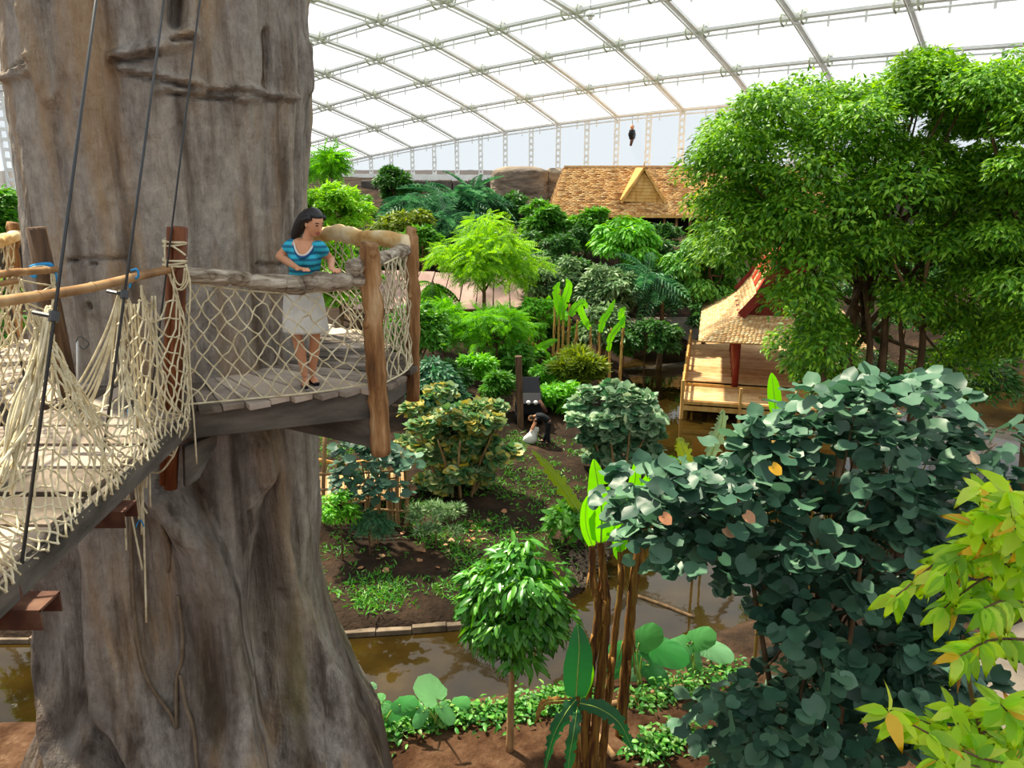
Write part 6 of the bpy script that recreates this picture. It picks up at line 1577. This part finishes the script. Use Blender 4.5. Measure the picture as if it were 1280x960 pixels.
def stem(parent, pts, r0, r1, mat='banana_stem', seed=0):
    rr = np.random.default_rng(seed); L3 = catmull(pts, 10); n = len(L3)
    rad = np.linspace(r0, r1, n) * (1 + 0.10 * np.sin(np.arange(n) * 1.7 + seed))
    MB().tube(L3, rad, 10).build('stem', M[mat], parent, True)
    for k in range(9):
        i = rr.integers(3, n - 3); a = rr.uniform(0, 6.28); d = np.array([math.cos(a), math.sin(a), 0])
        p_ = L3[i] + d * rad[i]; q2 = p_ + d * 0.03 + [0, 0, -0.25 - 0.4 * rr.random()]
        m = MB(); s_ = np.array([-d[1], d[0], 0]) * 0.035
        m.add([p_ - s_ + d * .006, p_ + s_ + d * .006, q2 + s_ * 0.5 + d * 0.04, q2 - s_ * 0.5 + d * 0.03, p_ - s_ - d * .006, p_ + s_ - d * .006, q2 + s_ * 0.5 + d * 0.03, q2 - s_ * 0.5 + d * 0.02],
              [(0, 1, 2, 3), (7, 6, 5, 4), (0, 4, 5, 1), (1, 5, 6, 2), (2, 6, 7, 3), (3, 7, 4, 0)]); m.build('dry_sheath', M['dry_leaf'], parent, True)
Yb = 12.6
bn = thing('banana_plant', 'banana plant with the upright bright green leaf and thick brown stems', 'banana', ground_at(at(740, 955, Yb)[0], Yb), 'banana plants by the near bank')
stem(bn, [ground_at(at(728, 960, Yb)[0], Yb) - [0, 0, .1], at(735, 860, Yb), at(748, 770, Yb), at(742, 730, Yb), at(740, 682, Yb)], 0.10, 0.06, seed=1)
stem(bn, [ground_at(at(735, 985, Yb - .1)[0], Yb - .1) - [0, 0, .1], at(752, 840, Yb), at(758, 760, Yb), at(754, 715, Yb), at(750, 676, Yb)], 0.10, 0.06, seed=2)
banana_leaf([at(751, 678, Yb - .05), at(752, 640, Yb - 0.1), at(748, 610, Yb - 0.1), at(742, 574, Yb - 0.05)], 0.24, 'lf_banana', bn, 0.05, 1)
banana_leaf([at(741, 684, Yb), at(733, 660, Yb), at(732, 636, Yb), at(736, 618, Yb)], 0.10, 'lf_banana', bn, 0.0, 2)
banana_leaf([at(757, 672, Yb), at(762, 650, Yb + .1), at(764, 630, Yb + .2), at(762, 612, Yb + .2)], 0.13, 'lf_banana', bn, 0.05, 3)
bn = thing('banana_plant', 'banana plant with leaning bare stem just right of the upright leaf', 'banana', ground_at(at(772, 950, Yb + .3)[0], Yb + .3), 'banana plants by the near bank')
stem(bn, [ground_at(at(748, 985, Yb)[0], Yb) - [0, 0, .1], at(758, 900, Yb + .1), at(768, 800, Yb + .2), at(776, 730, Yb + .2), at(775, 690, Yb + .2)], 0.085, 0.045, seed=3)
banana_leaf([at(775, 690, Yb + .2), at(778, 650, Yb + .1), at(792, 610, Yb + .1), at(796, 570, Yb + .1)], 0.16, 'lf_banana', bn, 0.1, 4)
banana_leaf([at(772, 700, Yb + .2), at(770, 640, Yb + .3), at(768, 600, Yb + .3)], 0.10, 'lf_banana', bn, 0.1, 5)
bn = thing('banana_plant', 'banana plant with straight ribbed stem at the right of the clump', 'banana', gpt(778, 918), 'banana plants by the near bank')
b_ = gpt(775, 918)
stem(bn, [b_ - [0, 0, .1], at(782, 840, b_[1] - .1), at(790, 750, b_[1] - .1), at(798, 690, b_[1] - .1), at(802, 650, b_[1])], 0.125, 0.07, seed=4)
banana_leaf([at(802, 650, b_[1]), at(812, 610, b_[1]), at(830, 580, b_[1] - .2), at(850, 575, b_[1] - .4)], 0.2, 'lf_banana', bn, 0.15, 6)
bn = thing('young_banana', 'young banana plant with a dark broad leaf and torn drooping fronds', 'banana', ground_at(at(718, 975, 11.6)[0], 11.6))
stem(bn, [ground_at(at(716, 990, 11.6)[0], 11.6) - [0, 0, .1], at(720, 930, 11.6), at(722, 870, 11.6)], 0.06, 0.04, seed=5)
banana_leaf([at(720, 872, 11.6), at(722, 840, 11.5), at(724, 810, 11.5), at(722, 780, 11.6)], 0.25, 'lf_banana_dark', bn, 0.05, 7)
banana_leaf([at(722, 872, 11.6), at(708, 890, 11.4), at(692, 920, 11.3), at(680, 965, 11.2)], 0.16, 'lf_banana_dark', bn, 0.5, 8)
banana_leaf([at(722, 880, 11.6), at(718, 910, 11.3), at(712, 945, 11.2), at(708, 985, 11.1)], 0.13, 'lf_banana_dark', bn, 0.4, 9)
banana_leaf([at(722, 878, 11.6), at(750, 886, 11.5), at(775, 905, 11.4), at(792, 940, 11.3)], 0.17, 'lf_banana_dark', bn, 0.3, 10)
banana_leaf([at(720, 876, 11.6), at(700, 876, 11.7), at(680, 880, 11.8), at(668, 905, 11.8)], 0.11, 'dry_leaf', bn, 0.6, 11)
banana_leaf([at(724, 876, 11.6), at(735, 850, 11.7), at(740, 830, 11.7)], 0.09, 'lf_banana', bn, 0.0, 12)
# bananas further back
bn = thing('banana_clump', 'tall clump of ochre banana stems with fresh leaves in the middle distance', 'banana', ground_at(at(702, 470, 41)[0], 41), 'banana plants far')
for k, (xa, xb, yt_) in enumerate([(690, 694, 372), (696, 700, 362), (702, 705, 366), (708, 712, 380), (716, 722, 400), (660, 662, 420), (668, 664, 430)]):
    g_ = ground_at(at(xa, 470, 41)[0], 41 + 0.2 * k); stem(bn, [g_, at((xa + xb) / 2, 430, 41), at(xb, yt_, 41)], 0.09, 0.05, 'banana_stem_far', 10 + k)
for k, pts in enumerate([[(702, 392), (706, 375), (711, 358), (708, 348)], [(690, 450), (676, 436), (688, 428), (697, 424)], [(705, 400), (698, 380), (695, 362), (700, 352)], [(712, 395), (722, 382), (730, 378), (734, 386)], [(684, 455), (680, 470), (682, 485)]]):
    banana_leaf([at(x, y_, 40.6 + 0.1 * k) for x, y_ in pts], 0.26, 'lf_banana', bn, 0.25, 20 + k)
bn = thing('banana_clump', 'smaller banana group with slanting bright leaves before the far pond bank', 'banana', ground_at(at(765, 440, 41)[0], 41), 'banana plants far')
for k, (xa, xb, yt_) in enumerate([(748, 750, 400), (760, 764, 410), (774, 780, 400), (740, 738, 408)]):
    g_ = ground_at(at(xa, 450, 41)[0], 40 + 0.2 * k); stem(bn, [g_, at((xa + xb) / 2, 435, 40.5), at(xb, yt_, 40.5)], 0.08, 0.04, 'banana_stem_far', 30 + k)
for k, pts in enumerate([[(750, 416), (754, 400), (762, 388), (769, 374)], [(760, 440), (764, 420), (776, 404), (782, 394)], [(780, 410), (776, 396), (778, 388), (782, 384)], [(738, 412), (730, 398), (726, 386), (728, 380)]]):
    banana_leaf([at(x, y_, 40.2 + 0.1 * k) for x, y_ in pts], 0.2, 'lf_banana', bn, 0.25, 40 + k)
# withered fronds by the water
for lab, pts, Y, wd in [('withered banana frond arching over the grassy far bank', [(730, 650), (712, 622), (690, 590), (664, 562)], 22.5, 0.28), ('torn pale banana leaf standing in the pond before the pavilion', [(885, 580), (893, 556), (902, 530), (904, 512)], 24.0, 0.36),
                       ('broken banana leaf hanging by the silver shrub at the water', [(872, 620), (862, 585), (852, 556), (846, 548)], 22.0, 0.3)]:
    fp = at(*pts[0], Y); fr = thing('withered_frond', lab, 'leaf', fp)
    banana_leaf([at(x, y_, Y) for x, y_ in pts], wd, 'lf_olive' if 'torn' not in lab else 'lf_grey', fr, 0.55, 50 + int(Y))
    MB().tube(catmull([ground_at(fp[0] + 0.1, fp[1] + 0.1) - [0, 0, .2], lerp(ground_at(fp[0], fp[1]), fp, 0.6), fp], 4), 0.04, 6).build('stalk', M['banana_stem_far'], fr, True)
bn = thing('banana_shoot', 'single bright banana leaf poking up between pavilion and dark hibiscus', 'banana', ground_at(at(966, 600, 14)[0], 14))
banana_leaf([at(970, 520, 14), at(968, 498, 14), at(966, 480, 14), at(964, 466, 14)], 0.13, 'lf_banana', bn, 0.0, 60)
MB().tube([ground_at(at(966, 600, 14)[0], 14), at(970, 520, 14)], 0.04, 7).build('stem', M['banana_stem_far'], bn, True)

# ---- taro and ground cover on the near bank
def T_taro(n=28):
    V, F_ = [(0.24, 0, -0.05)], []
    for ring_, (k, dz) in enumerate(((0.5, -0.01), (1.0, -0.03))):
        for i in range(n):
            a = 2 * math.pi * i / n; c_ = -math.cos(a)
            r = 0.40 + 0.10 * max(0, -c_) + 0.48 * max(0, c_) ** 3
            if i == 0: r = 0.12
            if i in (1, n - 1): r = 0.38
            V.append((0.24 + r * k * c_ * (1.05 if c_ > 0 else 0.62), r * k * math.sin(a) * 0.84, dz + (0.022 if i % 2 else -0.022) * k - 0.10 * max(0, c_ * k) ** 2 - 0.05 * abs(math.sin(a)) * k))
    for i in range(n): j = (i + 1) % n; F_ += [(0, 1 + j, 1 + i), (1 + i, 1 + j, 1 + n + j), (1 + i, 1 + n + j, 1 + n + i)]
    return np.array(V), np.array(F_)
TPL['taro'] = T_taro()
def taro(label, spots, Y=None):
    b = gpt(*spots[0][:2]) if len(spots[0]) == 2 else gpt(*spots[0][:2]); t = thing('taro_plant', label, 'plant', b, 'taro plants on the near bank')
    rr = np.random.default_rng(int(spots[0][0]))
    me = None
    for x, y_, sz, dx, tilt in spots[1:]:
        p_ = at(x, y_, b[1] + 0.2 * rr.normal() - 0.1)
        dr = norm(np.array([dx, -0.35, tilt])); nr = norm(np.array([0.15 * dx, -0.75, 0.65]))
        pos = p_ - dr * sz * 0.45
        sz *= 1.5; pos = p_ - dr * sz * 0.45
        me = leaf_objects('leaf', 'taro', np.array([pos]), np.array([dr]), np.array([nr]), np.array([sz]), M['lf_taro'], t, me)
        MB().tube(catmull([b + rr.normal(0, 0.05, 3) * [1, 1, 0], lerp(b, pos, 0.6) + [0, 0, 0.08], pos + dr * sz * 0.2], 4), np.linspace(0.028, 0.014, 9), 6).build('stalk', M['midrib'], t, True)
taro('taro plant with one large upright leaf on the pond bank left of the round tree', [(545, 905), (541, 868, 0.56, -0.35, 0.8), (510, 884, 0.34, -0.9, 0.3), (573, 880, 0.30, 0.6, 0.4), (556, 890, 0.28, 0.5, -0.5), (526, 895, 0.26, -0.4, -0.6)])
taro('taro plant with pale leaves right beside the trunk base', [(478, 912), (458, 864, 0.36, -0.7, 0.2), (468, 884, 0.42, -0.8, -0.3), (486, 893, 0.38, 0.5, -0.4), (505, 880, 0.32, 0.7, 0.4)])
taro('large taro clump behind the banana stems at the water edge', [(800, 855), (785, 815, 0.60, -0.5, 0.1), (805, 800, 0.55, 0.3, 0.5), (826, 812, 0.62, 0.7, -0.1), (818, 840, 0.5, 0.6, -0.7), (795, 838, 0.4, -0.4, -0.8), (775, 832, 0.4, -0.8, -0.4)])
taro('taro plant under the dark hibiscus branches right of the large clump', [(868, 838), (852, 808, 0.48, -0.6, 0.0), (872, 800, 0.5, 0.3, 0.4), (892, 812, 0.48, 0.8, -0.2), (868, 828, 0.4, 0.2, -0.8)])
def cover(label, pix, n, size, seed, mat='lf_cover', spread=0.22, h=0.25):
    rr = np.random.default_rng(seed); c = [gpt(*p_) for p_ in pix]; P_ = []
    Ln = catmull(c, 20); idx = rr.integers(0, len(Ln), n); pos = Ln[idx] + rr.normal(0, spread, (n, 3)) * [1, 1, 0]
    pos[:, 2] = ground_z(pos[:, 0], pos[:, 1]) + h * rr.random(n) ** 1.5 + 0.03
    t = thing('ground_cover', label, 'ground cover', c[len(c) // 2], 'ground cover strips')
    dr = norm(rr.normal(0, 1, (n, 3)) * [1, 1, 0.3]); nr = norm(np.array([0, -0.2, 1.0]) + rr.normal(0, 0.4, (n, 3)))
    link('foliage', leaves_mesh('foliage', 'wide', pos, dr, nr, size * rr.uniform(0.6, 1.2, n), M[mat]), t, None, 'stuff')
    m = MB()
    for k in range(14):
        p_ = Ln[rr.integers(0, len(Ln))]; m.tube(catmull([p_ + [0, 0, 0.03], p_ + rr.normal(0, 0.1, 3) * [1, 1, 0] + [0, 0, 0.06], p_ + rr.normal(0, 0.2, 3) * [1, 1, 0] + [0, 0, 0.04]], 3), 0.008, 4)
    m.build('runners', M['midrib'], t)
cover('green creeper covering the pond edge from trunk to round tree', [(462, 915), (500, 904), (560, 900), (630, 893)], 1100, 0.2, 401)
cover('variegated creeper along the pond edge behind the round tree', [(640, 890), (690, 880), (730, 872)], 800, 0.18, 402)
cover('low creeper strip edging the brown bed right of the bananas', [(790, 882), (830, 868), (880, 852), (930, 838)], 600, 0.18, 403)
cover('creeper patch at the bottom edge beside the young banana', [(800, 945), (830, 930), (870, 920)], 420, 0.2, 404)
cover('sparse green creeper at the left foot of the trunk', [(470, 925), (480, 918), (490, 912)], 250, 0.16, 405)

# ---- grass, fallen leaves, gravel on the bank
rr = np.random.default_rng(500)
Q = []
while len(Q) < 1300:
    x, y_ = rr.uniform(395, 770), rr.uniform(548, 790)
    p_ = gpt(x, y_) if False else P(x, y_, Z=0.7)
    p_ = np.array([p_[0], p_[1], 0.0])
    if vnoise(np.array(p_[0] * 0.8), np.array(p_[1] * 0.8), 9) + 0.15 * rr.normal() > (0.10 if y_ > 690 else 0.02): Q.append(p_)
Q = np.array(Q); sdv = pond_sd(Q[:, 0], Q[:, 1]); Q = Q[sdv > 0.5]; Q[:, 2] = ground_z(Q[:, 0], Q[:, 1])
nb_ = 7; pos = np.repeat(Q, nb_, 0) + rr.normal(0, 0.13, (len(Q) * nb_, 3)) * [1, 1, 0]
dr = norm(rr.normal(0, 1, pos.shape) * [1, 1, 0.2] + [0, 0, 0.75]); nr = norm(rr.normal(0, 0.5, pos.shape) + [0, -0.5, 0.6])
go = link('grass', leaves_mesh('grass', 'thin', pos, dr, nr, rr.uniform(0.1, 0.24, len(pos)), M['lf_grass']), None, None, 'stuff'); tag(go, 'sparse short grass tufts on the dark far bank', 'grass')
fl = mesh_np('fallen_leaf', TPL['round'][0], TPL['round'][1], M['lf_orange'], True)
sp = [(588, 652), (594, 658), (586, 664), (598, 664), (590, 673), (600, 676), (584, 676), (524, 690), (526, 700), (487, 714), (477, 694), (450, 713), (403, 771), (531, 668), (640, 676), (645, 668), (557, 684), (560, 692), (643, 662), (568, 676), (612, 650), (634, 640), (506, 668), (470, 700), (545, 710), (620, 690)]
for x, y_ in sp:
    p_ = gpt(x, y_); a = rr.uniform(0, 6.28); s = rr.uniform(0.13, 0.22)
    o_ = link('fallen_leaf', fl, None, Matrix.Translation(Vector(p_ + [0, 0, 0.05])) @ Matrix.Rotation(a, 4, 'Z') @ Matrix.Rotation(-0.25, 4, 'X') @ Matrix.Scale(s, 4))
    tag(o_, 'fallen orange-pink leaf lying on the dark bank soil', 'leaf', 'fallen leaves on the far bank')
gm = MB(); 
ico = [(1, 0, 0), (-1, 0, 0), (0, 1, 0), (0, -1, 0), (0, 0, 1), (0, 0, -1)]; icf = [(0, 2, 4), (2, 1, 4), (1, 3, 4), (3, 0, 4), (2, 0, 5), (1, 2, 5), (3, 1, 5), (0, 3, 5)]
for k in range(500):
    p_ = gpt(rr.uniform(712, 760), rr.uniform(688, 735)); s = rr.uniform(0.03, 0.08); gm.add([p_ + np.array(q2) * s * rr.uniform(0.6, 1.2, 3) + [0, 0, s * 0.4] for q2 in ico], icf)
go = gm.build('gravel', M['curb'], None, False, 'stuff'); tag(go, 'patch of grey gravel on the bank behind the banana stems', 'gravel')
po = MB().beam(at(651, 535, 32.5), at(648, 445, 32.5), 0.28, 0.28, (1, 0, 0)).build('timber_post', M['post_dark'], None, bevel=0.03); tag(po, 'square dark timber post standing beside the garden machine', 'post')
for (a, b, lab) in [((712, 985), (795, 1010), None), ((735, 848), (905, 876), None)]: pass
lg = MB().tube(catmull([at(796, 745, 17.5), at(830, 757, 17.2), at(868, 772, 16.8)], 5), 0.05, 7).build('driftwood', M['trunk_brown'], None, True); tag(lg, 'thin dead branch floating in the pond below the dark hibiscus', 'branch')
for k, (a, b) in enumerate([((728, 898), (768, 950)), ((752, 886), (900, 846))]):
    p_, q2 = gpt(*a), gpt(*b)
    o_ = MB().tube(catmull([p_ + [0, 0, 0.05], lerp(p_, q2, 0.5) + [0, 0, 0.06], q2 + [0, 0, 0.05]], 5), 0.07, 8).build('edging_log', M['trunk_pale'], None, True); tag(o_, ['short log edging running to the bottom of the young banana', 'long log edging along the brown bed by the creeper strip'][k], 'log', 'bed edging logs')
